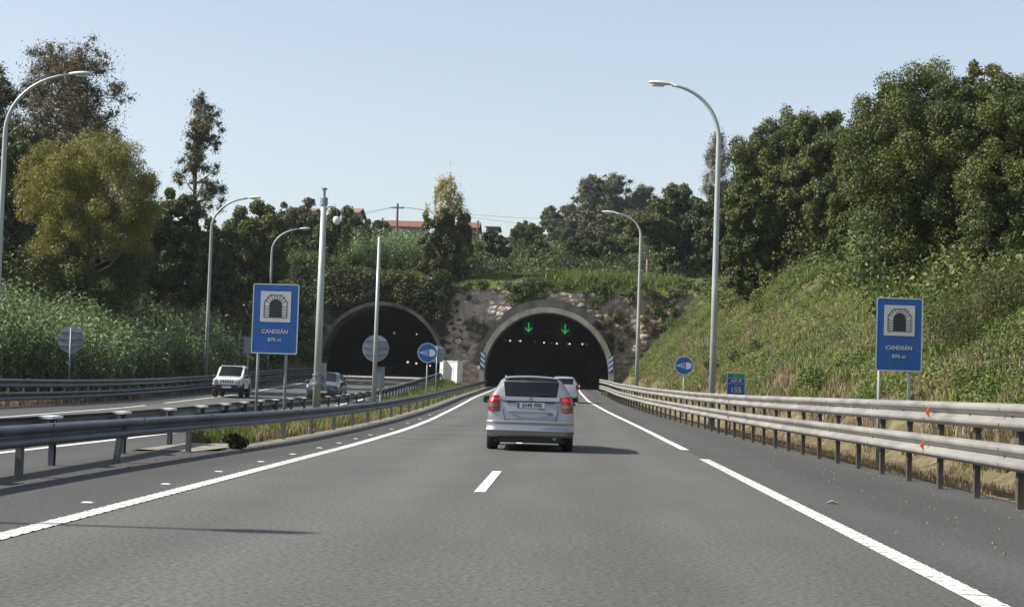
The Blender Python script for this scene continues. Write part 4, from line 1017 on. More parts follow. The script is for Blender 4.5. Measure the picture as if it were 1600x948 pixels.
tp = np.array(tp); tp = np.stack([tp[:, 0], tp[:, 1], ground(tp[:, 0], tp[:, 1])-.05], 1)
blades('tall_ledge_grass', L_GRASS, tp, 1.0, .07, 'taller pale grass on the ledge right of the right-hand tunnel', 'grass', .45, seed=8)

def canes(name, pts, h, nl, ll, label, seed, w=.05):
    rg = np.random.RandomState(seed); P = []; N = []; Vs = []; Qs = []; c = 0
    for x, y, z in pts:
        hh = h*(.55+.6*rg.rand()); lx, ly = rg.normal()*.12*hh*.5, rg.normal()*.12*hh*.5
        # stem
        Vs += [(x-.012, y, z), (x+.012, y, z), (x+lx+.006, y+ly, z+hh), (x+lx-.006, y+ly, z+hh)]; Qs.append((c, c+1, c+2, c+3)); c += 4
        for j in range(nl):
            t = (j+.5+rg.rand()*.6)/nl; a = rg.uniform(0, 6.283); L = ll*(.7+.6*rg.rand())*(1.15-.5*t); px, py, pz = x+lx*t, y+ly*t, z+hh*t
            ca, sa = math.cos(a), math.sin(a); dr = rg.uniform(-.15, .45)
            mx_, my_, mz_ = px+ca*L*.5, py+sa*L*.5, pz+L*.34; tx_, ty_, tz_ = px+ca*L, py+sa*L, pz+L*(.30-dr)
            nx, ny = -sa*w*.5, ca*w*.5
            Vs += [(px, py, pz), (mx_+nx, my_+ny, mz_), (tx_, ty_, tz_), (mx_-nx, my_-ny, mz_)]; Qs.append((c, c+1, c+2, c+3)); c += 4
        # plume-like top tuft
    return np_mesh(name, np.array(Vs), np.array(Qs), L_CANE, label=label, cat='canes', kind='stuff')
def cane_pts(n, x0, x1, y0, y1, seed):
    rg = np.random.RandomState(seed); x = rg.uniform(x0, x1, n); y = rg.uniform(y0, y1, n); return [(a, b, gz(a, b)-.05) for a, b in zip(x, y)]
canes('cane_bed', [p for p in cane_pts(2300, -27.0, -22.7, 64, 106, 1)], 3.3, 13, .62, 'dense bed of giant canes behind the far-left guardrail', 1, .10)
canes('cane_bed', [at_ for at_ in cane_pts(420, -26.5, -22.9, 104, 128, 2)], 3.2, 12, .6, 'smaller cane clump near the left slope beside the lamp post', 2, .10)
canes('cane_clump', [p for p in cane_pts(800, -22, -13.2, 166, 180, 3)], 4.0, 13, .9, 'tall pale canes on the hill between the slender pole and the pyramidal tree', 3, .13)
x_, y_, z_ = at(1345, 500, 80)
canes('cane_clump', cane_pts(70, x_-.55, x_+.6, 78, 82, 4), 3.2, 14, .7, 'pale canes beside the upper left corner of the right blue sign', 4, .08)
x_, y_, z_ = at(1572, 600, 44)
fx_, fy_, _ = flat(367, 700)
scrub('verge_shrub', L_SCRUBD, [(fx_+rng.normal()*.07, fy_+rng.normal()*.08, .05+.16*rng.rand(), .08, 1) for _ in range(14)], 150, .05, 'small dark shrub on the concrete edge under the median guardrail', 'shrub')
bp_ = [(x_+rg.normal()*.8, y_+rg.normal()*.8) for _ in range(34)]
scrub('broom_bush', L_SCRUBD, [(a, b, gz(a, b)+.5+rg.rand()*.8, .42+.2*rg.rand(), 1.3) for a, b in bp_], 420, .10, 'dark green broom bush behind the guardrail at the right edge', 'bush', .6, .25)

# ------------------------------------------------------------------ houses and lines on the skyline
M_ROOF = mat('red_roof_tiles', (.17, .07, .045), .85, noise=.25, scale=3)
M_ROOFB = mat('brown_roof', (.20, .14, .11), .85, noise=.2, scale=3)
M_WALLP = mat('pale_render', (.30, .27, .24), .85, noise=.06, scale=1)
M_WALLB = mat('grey_render', (.17, .20, .19), .85, noise=.06)
M_WIN = mat('window_glass', (.03, .04, .05), .15)
def house(u0, u1, vr, ve, d, mw, mr, label, wins=4, rz=0., hw=4.0, chim=()):
    xa, xb = ray(u0, vr)[0]*d, ray(u1, vr)[0]*d; w = xb-xa; x = (xa+xb)/2; zr = at((u0+u1)/2, vr, d)[2]; zec = at((u0+u1)/2, ve, d)[2]; g = min(gz(x, d), zec-2.6)
    r = empty('house', (x, d, g), rz, label=label, cat='house', group='houses on the skyline')
    D = 4.0; e = zec-g; t = zr-g
    mb = MB(); mb.box(-w/2, w/2, -D, D, -1, e)
    mb.add([(-w/2, -D, e), (-w/2, D, e), (-w/2, 0, t-.12), (w/2, -D, e), (w/2, D, e), (w/2, 0, t-.12)], [(0, 2, 1), (3, 4, 5)]); mb.build('wall', mw, r)
    o = .45; mb = MB(); th = .16
    for sy in (-1, 1):
        s = (t-e)/D; ye, ze = sy*(D+o), e-o*s
        mb.add([(-w/2-o, ye, ze), (w/2+o, ye, ze), (w/2+o, 0, t), (-w/2-o, 0, t), (-w/2-o, ye, ze+th), (w/2+o, ye, ze+th), (w/2+o, 0, t+th), (-w/2-o, 0, t+th)], [(0, 1, 2, 3), (7, 6, 5, 4), (0, 4, 5, 1), (1, 5, 6, 2), (3, 7, 4, 0)])
    rf = mb.build('roof', mr, r)
    for c in chim: MB().box(c*w-.3, c*w+.3, -1.2, -.6, e, t+.7).build('chimney', mw, rf)
    for i in range(wins):
        xw = -w/2+w*(i+.5)/wins; fr = MB().box(xw-.55, xw+.55, -D-.05, -D-.005, e-1.9, e-.6).build('window', M_WHITE, r)
        MB().box(xw-.47, xw+.47, -D-.07, -D-.052, e-1.82, e-.68).build('pane', M_WIN, fr)
    return r
house(604, 658, 346.5, 358, 262, M_WALLP, M_ROOF, 'long red-roofed house left of the pyramidal tree', 4)
house(718, 747, 349, 360, 256, mat('brick_red', (.32, .13, .08), .9, noise=.2, scale=4), M_ROOF, 'red house mostly hidden right of the pyramidal tree', 3)
house(540, 563, 327, 337, 235, M_WALLP, M_ROOFB, 'brown-roofed house behind the trees right of the camera mast', 2)
house(482, 494, 327, 335, 235, M_WALLP, M_ROOFB, 'small gabled house end just left of the camera mast', 1)
house(764, 778, 355.5, 359, 262, M_WALLB, M_WALLB, 'low grey-green shed on the skyline right of the red house', 3)
def utility():
    d = 245; x, _, zt = at(621.5, 318, d); g = gz(x, d)
    r = empty('utility_pole', (x, d, g), label='wooden utility pole standing before the red-roofed house', cat='utility pole')
    MB().tube([(0, 0, -.5), (0, 0, zt-g)], [.20, .15], 8).build('pole', M_RUST, r)
    MB().box(-1.0, 1.0, -.06, .06, zt-g-.7, zt-g-.55).build('crossarm', M_RUST, r)
    for dx, dz, sag in ((-26, -3.5, 1.2), (-27, -5.0, 1.2), (26, -1.2, .8), (60, -4.2, 1.8)):
        pts = [(dx*t, 0, zt-g-.4+dz*t-sag*4*t*(1-t)*.5) for t in np.linspace(0, 1, 10)]
        MB().tube(pts, .022, 5).build('wire', M_GREY, r)
utility()
def small_pole(u, vt, vb, d, label):
    x, _, zt = at(u, vt, d); g = gz(x, d)
    r = empty('antenna_pole', (x, d, g), label=label, cat='pole')
    MB().tube([(0, 0, -.3), (0, 0, zt-g)], [.12, .09], 8).build('pole', M_RUST, r)
    MB().box(-.25, .25, -.03, .03, zt-g-.25, zt-g-.18).build('crossarm', M_RUST, r)
small_pole(598, 340, 362, 240, 'short dark post left of the utility pole')
small_pole(747, 344, 365, 240, 'short dark post beside the red house')
def wall_plate():
    x, y, z = at(597, 441, FACE-.8)
    r = empty('marker_plate', (x, y, z-1.0), label='little white plate on a stake above the left-hand tunnel', cat='plate')
    MB().box(-.22, .22, -.02, .0, .78, 1.22).build('plate', M_WHITE, r); MB().box(-.025, .025, .002, .04, -.8, 1.1).build('stake', M_GREY, r)
wall_plate()
def bank_fence():
    pts = [at(u, v, d) for u, v, d in ((1533, 470, 60), (1556, 472, 56), (1578, 476, 52), (1600, 480, 48), (1640, 485, 44))]
    x0, y0 = pts[0][0], pts[0][1]; g0 = gz(x0, y0)
    r = empty('wire_fence', (x0, y0, g0), label='thin wire fence on grey posts under the oaks at the right edge', cat='fence')
    tops = []
    for x, y, z in pts:
        g = gz(x, y); MB().tube([(x-x0, y-y0, g-g0-.2), (x-x0, y-y0, g-g0+1.1)], .022, 6).build('post', M_POST, r); tops.append((x-x0, y-y0, g-g0))
    for h in (.3, .65, 1.0): MB().tube([(a, b, c+h) for a, b, c in tops], .004, 4).build('wire', M_POST, r)
bank_fence()
# reflective road studs and litter
M_STUD = mat('stud_white', (.55, .55, .53), .4)
sp_ = None
for i, y in enumerate([12.8, 15.8, 18.9, 21.8, 24.8, 27.7, 30.7, 33.5, 36.4, 39.5, 45, 51, 57, 63]):
    if sp_ is None:
        mb = MB(); mb.add([(-.055, -.05, 0), (.055, -.05, 0), (.055, .05, 0), (-.055, .05, 0), (-.035, -.03, .010), (.035, -.03, .010), (.035, .03, .010), (-.035, .03, .010)], [(0, 1, 5, 4), (1, 2, 6, 5), (2, 3, 7, 6), (3, 0, 4, 7), (4, 5, 6, 7)])
        sp_ = o = mb.build('road_stud', M_STUD)
    else: o = sp_.copy(); link(o)
    o.location = (float(XL(y))-.36, y, float(ZR(y))+.004)
    tag(o, 'flat white road stud left of the left edge line, %s from the camera' % ('nearest', 'second', 'third', 'fourth', 'fifth', 'sixth', 'seventh', 'eighth', 'ninth', 'tenth', 'eleventh', 'twelfth', 'thirteenth', 'farthest')[i], 'road stud', 'white studs along the left edge line')
x, y, z = at(1300, 782, 19.4)
mb = MB(); mb.tube([(-.06, 0, .012), (0, .01, .03), (.07, -.01, .012)], [.01, .022, .012], 6); mb.add([(-.03, .03, .01), (.03, .05, .02), (.06, .02, .05)], [(0, 1, 2)])
o = mb.build('litter', mat('brown_paper', (.25, .19, .14), .8), label='crumpled scrap of litter on the right shoulder', cat='litter'); o.location = (x, y, .004)
rg = np.random.RandomState(3); mb = MB()
for _ in range(240):
    y = 10+35*rg.rand(); x = float(XR(y))+.25+(float(RAIL_R(y))-float(XR(y))-.2)*rg.rand()**.7; s = .006+.010*rg.rand()
    mb.tube([(x, y, .003), (x, y, .003+s)], [s, s*.6], 5)
for _ in range(160):
    y = 12+60*rg.rand(); x = float(RAIL_A(y))+.2+.5*rg.rand(); s = .006+.014*rg.rand(); z = float(ZR(y)); mb.tube([(x, y, z+.003), (x, y, z+.003+s)], [s, s*.6], 5)
mb.build('loose_gravel', M_SOIL, label='pale loose stones scattered over the road shoulders', cat='gravel', kind='stuff')

# ------------------------------------------------------------------ cars
def car_paint(name, col, rough=.28, metal=.55):
    m = mat(name, col, rough, metal); b = m.node_tree.nodes['Principled BSDF']; b.inputs['Coat Weight'].default_value = .8; b.inputs['Coat Roughness'].default_value = .05
    return m
COLS = [-1, -.93, -.5, 0, .5, .93, 1]
def car_shell(root, st, rear, front, paint, glass_side, wind, rearwin, wheels, crown=.03, bulge=.07, trim=None, wheel_r=.37, sub=2, lower=None, tg=None):
    """st: stations rear to front, each a list of K (y, half width, z). rear/front: number of window rows. """
    K = len(st[0]); N = len(st); NC = len(COLS); V = []; idx = {}
    def vid(key, co):
        if key not in idx: idx[key] = len(V); V.append(co)
        return idx[key]
    def sidev(i, k, s): y, w, z = st[i][k]; return vid(('s', i, k, s), (s*w, y, z))
    def rowv(i, k, c):  # noqa                     # across point, only for i in {0,N-1} any k, or k in {0,K-1}
        if c == 0: return sidev(i, k, -1)
        cc = COLS[c]
        if tg and i == 0 and k <= K-3 and c in (1, 5): cc = COLS[c]*tg
        if c == NC-1: return sidev(i, k, 1)
        y, w, z = st[i][k]; f = 1-cc**2; y2 = y; z2 = z
        if i == 0: y2 = y-bulge*f
        if i == N-1: y2 = y+bulge*1.6*f
        if k == K-1: z2 = z+crown*f
        if k == K-1 and 0 < i < N-1: y2 = y+(.10*f if i == wind[1] else (.06*f if i == wind[0] else 0))
        return vid(('r', i, k, c), (w*cc, y2, z2))
    F = []; MI = []
    for s in (-1, 1):
        for i in range(N-1):
            for k in range(K-1):
                q = (sidev(i, k, s), sidev(i+1, k, s), sidev(i+1, k+1, s), sidev(i, k+1, s))
                F.append(q if s > 0 else q[::-1]); MI.append(1 if (i, k) in glass_side else (2 if lower and k < lower else 0))
    seq = [(0, k) for k in range(K)]+[(i, K-1) for i in range(1, N)]+[(N-1, k) for k in range(K-2, -1, -1)]+[(i, 0) for i in range(N-2, 0, -1)]
    for a in range(len(seq)):
        A, B = seq[a], seq[(a+1) % len(seq)]
        for c in range(NC-1):
            F.append((rowv(*A, c), rowv(*A, c+1), rowv(*B, c+1), rowv(*B, c)))
            g = 0; mid = 1 <= c <= NC-3+1
            if A[0] == 0 and B[0] == 0 and A[1] in rearwin and 1 <= c <= NC-3: g = 1
            if A == (wind[0], K-1) and B == (wind[1], K-1) and 1 <= c <= NC-3: g = 1
            if A[1] == 0 and B[1] == 0: g = 2
            if lower and A[0] == B[0] and min(A[1], B[1]) < lower: g = 2
            MI.append(g)
    me = bpy.data.meshes.new('car_body'); me.from_pydata(V, [], F); me.materials.append(paint); me.materials.append(M_GLASS); me.materials.append(M_BLACK)
    me.polygons.foreach_set('material_index', MI); me.polygons.foreach_set('use_smooth', [True]*len(F))
    bm = bmesh.new(); bm.from_mesh(me); bmesh.ops.recalc_face_normals(bm, faces=bm.faces)
    cl = bm.edges.layers.float.new('crease_edge')
    for e in bm.edges:                     # crisp edges round the glass and along the shoulder
        ms = {f.material_index for f in e.link_faces}
        if len(ms) > 1: e[cl] = 1.0
        if all(('x' in '') or abs(abs(v.co.x)) > 0 for v in e.verts) and e.calc_face_angle(0) > .75: e[cl] = max(e[cl], .35)
    vl = bm.verts.layers.float.new('crease_vert')
    for v in bm.verts:
        g = [f for f in v.link_faces if f.material_index == 1]
        if len(g) == 1 and len(v.link_faces) > 2: v[vl] = .75
    bm.to_mesh(me); bm.free()
    o = bpy.data.objects.new('car_body', me); C.objects.link(o)
    sm = o.modifiers.new('s', 'SUBSURF'); sm.levels = sub; sm.render_levels = sub
    cyl = MB()
    for wy in wheels:
        for s in (-1, 1): cyl.tube([(s*.50, wy, wheel_r*.9), (s*1.2, wy, wheel_r*.9)], wheel_r*1.12, 28)
    co = cyl.build('cutter', M_BLACK)
    bm_ = o.modifiers.new('b', 'BOOLEAN'); bm_.operation = 'DIFFERENCE'; bm_.object = co; bm_.solver = 'EXACT'
    dg = bpy.context.evaluated_depsgraph_get(); dg.update(); ev = bpy.data.meshes.new_from_object(o.evaluated_get(dg))
    bpy.data.objects.remove(o); bpy.data.objects.remove(co)
    if len(ev.polygons) < 200: print('BOOLEAN FAIL', len(ev.polygons))
    mats = [m.name if m else None for m in ev.materials]; res = []
    for nm, mi, m in (('body', 0, paint), ('window_glass', 1, M_GLASS), ('lower_cladding', 2, M_BLACK)):
        me2 = ev.copy(); bm = bmesh.new(); bm.from_mesh(me2)
        keep = lambda f: (f.material_index == mi) or (mi == 2 and f.material_index > 2)
        bmesh.ops.delete(bm, geom=[f for f in bm.faces if not keep(f)], context='FACES')
        if not bm.faces: bm.free(); continue
        for f in bm.faces: f.material_index = 0; f.smooth = True
        bm.to_mesh(me2); bm.free(); me2.materials.clear(); me2.materials.append(m); me2.name = nm
        ob = bpy.data.objects.new(nm, me2); link(ob, root); res.append(ob)
    return res

M_RIM = mat('wheel_alloy', (.35, .36, .37), .35, .8)
def wheel(root, x, y, r, w, s, steer=0.):
    """tyre with a separate spoked rim; s = outward side"""
    t = MB(); prof = [(-.5, .62), (-.5, .93), (-.38, 1.0), (.38, 1.0), (.5, .93), (.5, .62)]; n = 28
    V = [(px*w, r*pr*math.cos(2*math.pi*k/n), r*pr*math.sin(2*math.pi*k/n)) for px, pr in prof for k in range(n)]
    Fs = [(i*n+k, i*n+(k+1) % n, (i+1)*n+(k+1) % n, (i+1)*n+k) for i in range(5) for k in range(n)]+[(5*n+k, 5*n+(k+1) % n, (k+1) % n, k) for k in range(n)]
    wh = bpy.data.objects.new('wheel', None); wh.location = (x, y, r); link(wh, root)
    t.add(V, Fs).build('tyre', M_RUBBER, wh, smooth=True)
    mb = MB(); mb.tube([(s*w*.18, 0, 0), (s*w*.30, 0, 0)], r*.17, 12)
    for k in range(7):
        a = 2*math.pi*k/7; M = Matrix.Rotation(a, 4, 'X'); mb.box(s*w*.20-.012, s*w*.20+.03, -.035*1.0, .035, r*.14, r*.60, M=M)
    mb.tube([(s*w*.10, 0, 0), (s*w*.14, 0, 0)], r*.63, 24)
    mb.build('rim', M_RIM, wh)

def shift(objs, off): pass
def plate(root, y, z, w=.52, h=.11, s='2149 FFK', facing=-1, tilt=0.):
    p = bpy.data.objects.new('x', None)
    mb = MB(); mb.box(-w/2, w/2, -.008, 0, -h/2, h/2); o = mb.build('license_plate', M_SIGNWHITE, root, bevel=.003)
    o.location = (0, y, z); o.rotation_euler = (tilt, 0, 0 if facing < 0 else math.pi)
    MB().box(-w/2+.004, -w/2+.045, -.0095, -.0083, -h/2+.005, h/2-.005).build('blue_strip', M_SIGNBLUE, o)
    if s: text(s, h*.95, M_SIGNBLACK, o, (.022, -.0095, 0), sx=.95, bold=.0022)
    return o
M_TAIL = mat('tail_lamp_red', (.22, .004, .008), .12, spec=.8)
M_TAILL = mat('tail_lamp_lit', (.34, .015, .015), .15, emit=(1, .06, .05), es=.06)
M_TAILC = mat('tail_lamp_grey', (.12, .11, .10), .15)
M_HEAD = mat('headlamp_glass', (.45, .47, .49), .08, .3, spec=.8)

def mirror(root, x, y, z, s, m, w=.20, h=.17):
    mb = MB(); c = Vector((x+s*w*.55, y, z)); n = 12; V = []
    for (dy, k) in ((-.05, .92), (-.02, 1.0), (.06, .85), (.10, .4)):
        for j in range(n):
            a = 2*math.pi*j/n; ca, sa = math.cos(a), math.sin(a)
            V.append((c.x+w/2*k*math.copysign(abs(ca)**.6, ca), c.y+dy, c.z+h/2*k*math.copysign(abs(sa)**.6, sa)))
    mb.add(V, [(i*n+k, i*n+(k+1) % n, (i+1)*n+(k+1) % n, (i+1)*n+k) for i in range(3) for k in range(n)]+[tuple(range(n)), tuple(range(3*n, 4*n))])
    mb.tube([(x-s*.02, y+.02, z-h*.25), (x+s*.08, y+.02, z-h*.2)], .03, 6)
    o = mb.build('side_mirror', m, root, smooth=True); return o

def hatch_car(X, Y, Z, heading, paint, label, L=4.41, W=1.75, H=1.53, detail=True, seed=0, plate_s='2149 FFK', pitch=0., group=None, mirror_m=None):
    """car built with its rear bumper at the root's y = 0 and its nose at +L"""
    r = empty('car', (X, Y, Z), heading, label=label, cat='car', group=group); r.rotation_euler = (pitch, 0, heading)
    h = W/2; a, b = H/1.53, L/4.41
    def S_(y, k5y=None, k6y=None, w=1., wz=((.76, .24), (.965, .36), (1.0, .60), (.985, .90), (.95, 1.00), (.74, 1.43), (.63, 1.50)), ys=None):
        return [((ys[i] if ys else y)*b, h*ww*w, zz*a) for i, (ww, zz) in enumerate(wz)]
    st = [S_(0, ys=(.10, .02, .0, .05, .10, .30, .37), wz=((.80, .30), (.93, .38), (.965, .58), (.955, .97), (.915, 1.09), (.675, 1.425), (.575, 1.485))),
          S_(.30, ys=(.30, .22, .20, .25, .32, .60, .66), wz=((.80, .26), (.975, .36), (1.0, .60), (.985, .98), (.94, 1.09), (.69, 1.44), (.60, 1.505))),
          S_(.95, ys=(.9, .9, .9, .9, .95, 1.1, 1.1), wz=((.80, .24), (.98, .36), (1.0, .62), (.985, .97), (.945, 1.08), (.715, 1.45), (.62, 1.52))),
          S_(1.05, ys=(1.0, 1.0, 1.0, 1.0, 1.07, 1.18, 1.18), wz=((.80, .24), (.98, .36), (1.0, .62), (.985, .97), (.945, 1.08), (.715, 1.45), (.62, 1.52))),
          S_(2.0, wz=((.80, .22), (.97, .34), (1.0, .60), (.985, .95), (.95, 1.05), (.725, 1.455), (.63, 1.525))),
          S_(2.09, wz=((.80, .22), (.97, .34), (1.0, .60), (.985, .95), (.95, 1.05), (.725, 1.455), (.63, 1.525))),
          S_(2.7, ys=(2.8, 2.8, 2.8, 2.8, 2.85, 2.62, 2.55), wz=((.80, .22), (.97, .34), (1.0, .60), (.985, .94), (.95, 1.02), (.70, 1.41), (.61, 1.48))),
          S_(3.3, ys=(3.3, 3.3, 3.3, 3.3, 3.38, 3.36, 3.34), wz=((.80, .22), (.97, .34), (1.0, .58), (.985, .88), (.94, .96), (.86, 1.02), (.74, 1.04))),
          S_(3.8, ys=(3.8,)*7, wz=((.80, .22), (.98, .34), (1.0, .58), (.98, .82), (.92, .90), (.82, .94), (.68, .95))),
          S_(4.3, ys=(4.22, 4.34, 4.36, 4.33, 4.28, 4.22, 4.15), wz=((.74, .26), (.86, .36), (.88, .55), (.87, .74), (.83, .81), (.74, .85), (.60, .87)))]
    gs = {(1, 4), (3, 4), (5, 4)}
    gs = {(1, 4), (3, 4), (5, 4), (2, 4)}
    gs = {(1, 4), (3, 4), (5, 4)}
    car_shell(r, st, None, None, paint, gs, (6, 7), {4}, (.86*b, 3.50*b), wheel_r=.34*a, lower=None, tg=.68)
    for wy in (.86*b, 3.50*b):
        for s in (-1, 1): wheel(r, s*(h-.125), wy, .33*a, .22, s)
    for s in (-1, 1): mirror(r, s*h*.93, 3.0*b, 1.02*a, s, mirror_m or paint)
    MB().box(-h*.80, h*.80, .25, 4.1*b, .17, .24).build('underbody', M_BLACK, r)
    return r, a, b, h

def caliber():
    SILV = car_paint('silver_paint', (.32, .33, .345), .30, .65)
    SILD = car_paint('silver_paint_shaded', (.27, .28, .30), .32, .65)  # darker copy of the silver, with the tailgate's shade put into the colour
    X = -.67; Y = 32.5
    r, a, b, h = hatch_car(X, Y, float(ZR(Y)), .022, SILV, 'silver hatchback straddling the dashed centre line, seen from behind', mirror_m=M_BLACK, L=4.41, W=1.75, H=1.53)
    r.scale = (.975, 1, .93)
    # bumper: a bulging bar with a step, wrapping round the corners
    def wrap(rows, name, m, hw=.93, depth=.0, mat_list=None, smooth=True, xs=None):
        xs = xs or np.linspace(-1, 1, 25); P = np.zeros((len(rows), len(xs), 3))
        for i, (y, z, k) in enumerate(rows):
            for j, t in enumerate(xs):
                P[i, j] = (t*h*hw*k, y-.075*(1-abs(t)**2.2)+.0*t+.34*max(0, abs(t)-.86)**1.3*3.0, z)
        return grid_mesh(name, P, m, r, smooth=smooth)
    wrap([(.10, .285, .975), (.0, .31, 1.01), (-.035, .36, 1.045), (-.05, .405, 1.055), (-.068, .415, 1.06), (-.07, .435, 1.06), (-.045, .455, 1.055), (-.045, .57, 1.055), (-.055, .60, 1.05), (-.05, .615, 1.05), (.03, .635, 1.03)], 'rear_bumper', SILV)
    mb = MB(); mb.box(-h*.72, h*.72, .02, .16, .20, .33); mb.build('rear_valance', M_BLACK, r, bevel=.02)
    # tailgate: raised frame, recess, chrome-like ledge
    def yb(z): return float(np.interp(z, [.6, .97, 1.09, 1.43], [.0, .05, .10, .30]))-.07
    tg = bpy.data.objects.new('tailgate', None); link(tg, r)
    def panel(pts, d, name, m, dy=-.012):
        V = []; n = len(pts)
        for x, z in pts: V.append((x, yb(z)+.06*(x/h)**2+dy-d, z))
        for x, z in pts: V.append((x, yb(z)+.06*(x/h)**2+.06, z))
        return MB().add(V, [tuple(range(n))[::-1], tuple(range(n, 2*n))]+[(i, (i+1) % n, (i+1) % n+n, i+n) for i in range(n)]).build(name, m, tg, bevel=.006)
    for s_ in (-1, 1): panel([(s_*.50, .635), (s_*.512, .635), (s_*.588, 1.12), (s_*.576, 1.12)], .004, 'panel_gap', M_BLACK)
    panel([(-.50, .65), (.50, .65), (.575, 1.10), (-.575, 1.10)], .0, 'tailgate_panel', SILD)
    panel([(-.56, 1.03), (.56, 1.03), (.572, 1.115), (-.572, 1.115)], .03, 'upper_ledge', SILV)
    panel([(-.42, .80), (.42, .80), (.38, .83), (-.38, .83)], .03, 'lower_crease', SILV)
    panel([(-.47, 1.005), (.47, 1.005), (.47, 1.03), (-.47, 1.03)], .018, 'shadow_gap', M_BLACK)
    panel([(.34, .765), (.43, .765), (.43, .785), (.34, .785)], .004, 'model_badge', M_GREY)
    pl = plate(tg, yb(.94)-.037, .942, .54, .115, '2149 FFK', tilt=-.05)
    mb = MB(); mb.tube([(0, yb(1.07)-.075, 1.072), (0, yb(1.07)-.05, 1.072)], .045, 14); mb.build('round_badge', M_GREY, tg, smooth=False)
    # spoiler lip with high brake light and stub aerial
    mb = MB(); P = np.zeros((4, 21, 3))
    for i, (y, z) in enumerate(((.48, 1.535), (.31, 1.515), (.29, 1.498), (.40, 1.478))):
        for j, t in enumerate(np.linspace(-1, 1, 21)): P[i, j] = (t*h*.605, y-.055*(1-t*t), z+.022*(1-t*t)-.012*abs(t)**3)
    grid_mesh('roof_spoiler', P, SILV, r)
    MB().tube([(0, .62, 1.54), (0, .60, 1.60)], [.012, .007], 6).build('roof_aerial', M_BLACK, r)
    MB().box(-.10, .10, .235, .27, 1.492, 1.500).build('brake_light', M_TAIL, r)
    for s in (-1, 1):   # roof rails
        MB().tube([(s*h*.585, .62, 1.50), (s*h*.59, .8, 1.54), (s*h*.595, 2.3, 1.54), (s*h*.585, 2.5, 1.50)], .016, 6).build('roof_rail', M_GREY, r)
    # wiper
    MB().tube([(0, .03, 1.125), (.16, .06, 1.16), (.34, .075, 1.175)], .010, 5).build('rear_wiper', M_BLACK, r)
    # tail lights wrap round the corner
    for s in (-1, 1):
        tl = bpy.data.objects.new('tail_light', None); link(tl, r)
        def lamp(z0, z1, m, name, off=0.):
            P = np.zeros((6, 7, 3)); zs = np.linspace(z0, z1, 6)
            for i, z in enumerate(zs):
                f = (z-.80)/.35; xin = .605+.01*f; wout = float(np.interp(z, [.6, .97, 1.09, 1.2], [.965, .955, .915, .86]))*h+.010
                for j, t in enumerate(np.linspace(0, 1, 7)):
                    x = xin+(wout-xin)*min(1, t*1.25); yy = yb(z)+.055-.035+(.26*max(0, t-.62)/.38 if t > .62 else 0)-.022*math.sin(math.pi*min(1, t*1.1))
                    P[i, j] = (s*x, yy-off, z)
            o = grid_mesh(name, P, m, tl); return o
        lamp(.815, 1.135, M_TAIL, 'red_lens'); lamp(.90, .965, M_TAILC, 'reverse_lens', .006); lamp(1.03, 1.095, M_TAILL, 'lit_lens', .006)
        MB().tube([(s*.52, .05, .60), (s*.60, .052, .60)], .02, 6)
    MB().tube([(.48, .02, .27), (.48, -.03, .27)], .035, 10).build('exhaust_pipe', M_GREY, r)
caliber()

def grey_car():
    P = car_paint('light_grey_paint', (.42, .43, .44), .3, .5)
    Y = 97.0; r, a, b, h = hatch_car(-.12, Y, float(ZR(Y))+.0, .03, P, 'small grey hatchback entering the tunnel ahead, half hidden behind the silver one', L=3.9, W=1.66, H=1.50, pitch=.01)
    for s in (-1, 1):
        MB().box(s*h*.93-.11, s*h*.93+.06, -.0, .16, .74, 1.05).build('tail_light', M_TAIL, r, bevel=.02)
    plate(r, -.075, .72, s=None); MB().box(-h*.9, h*.9, -.09, .12, .34, .58).build('rear_bumper', P, r, bevel=.05)
grey_car()

def dark_car():
    P = car_paint('blue_grey_paint', (.035, .042, .055), .22, .3)
    Y = 86.0; X = -12.45; L = 4.2
    r, a, b, h = hatch_car(X, Y+0, float(ZL(Y)), 0, P, 'dark blue-grey hatchback leaving the left tunnel, partly behind the camera mast', L=L, W=1.76, H=1.50)
    r.rotation_euler = (0, 0, math.pi+.03); r.location = (X, Y+L-.6, float(ZL(Y))+.02)
    for s in (-1, 1):
        mb = MB(); n = 10
        V = [(s*(h*.52), L*.972, .66), (s*(h*.90), L*.94, .70), (s*(h*.96), L*.87, .86), (s*h*.62, L*.945, .80)]
        V = [(x, y+.055, z) for x, y, z in V]; V2 = [(x*1.0, y+.075, z) for x, y, z in V]
        mb.add(V+V2, [(0, 1, 2, 3), (7, 6, 5, 4), (0, 4, 5, 1), (1, 5, 6, 2), (2, 6, 7, 3), (3, 7, 4, 0)]); mb.build('headlight', M_HEAD, r)
    MB().box(-h*.50, h*.50, L-.02, L+.10, .48, .60).build('grille', M_BLACK, r, bevel=.02)
    MB().box(-h*.78, h*.78, L-.10, L+.055, .28, .42).build('lower_grille', M_BLACK, r, bevel=.03)
    plate(r, L+.105, .50, s=None, facing=1)
dark_car()

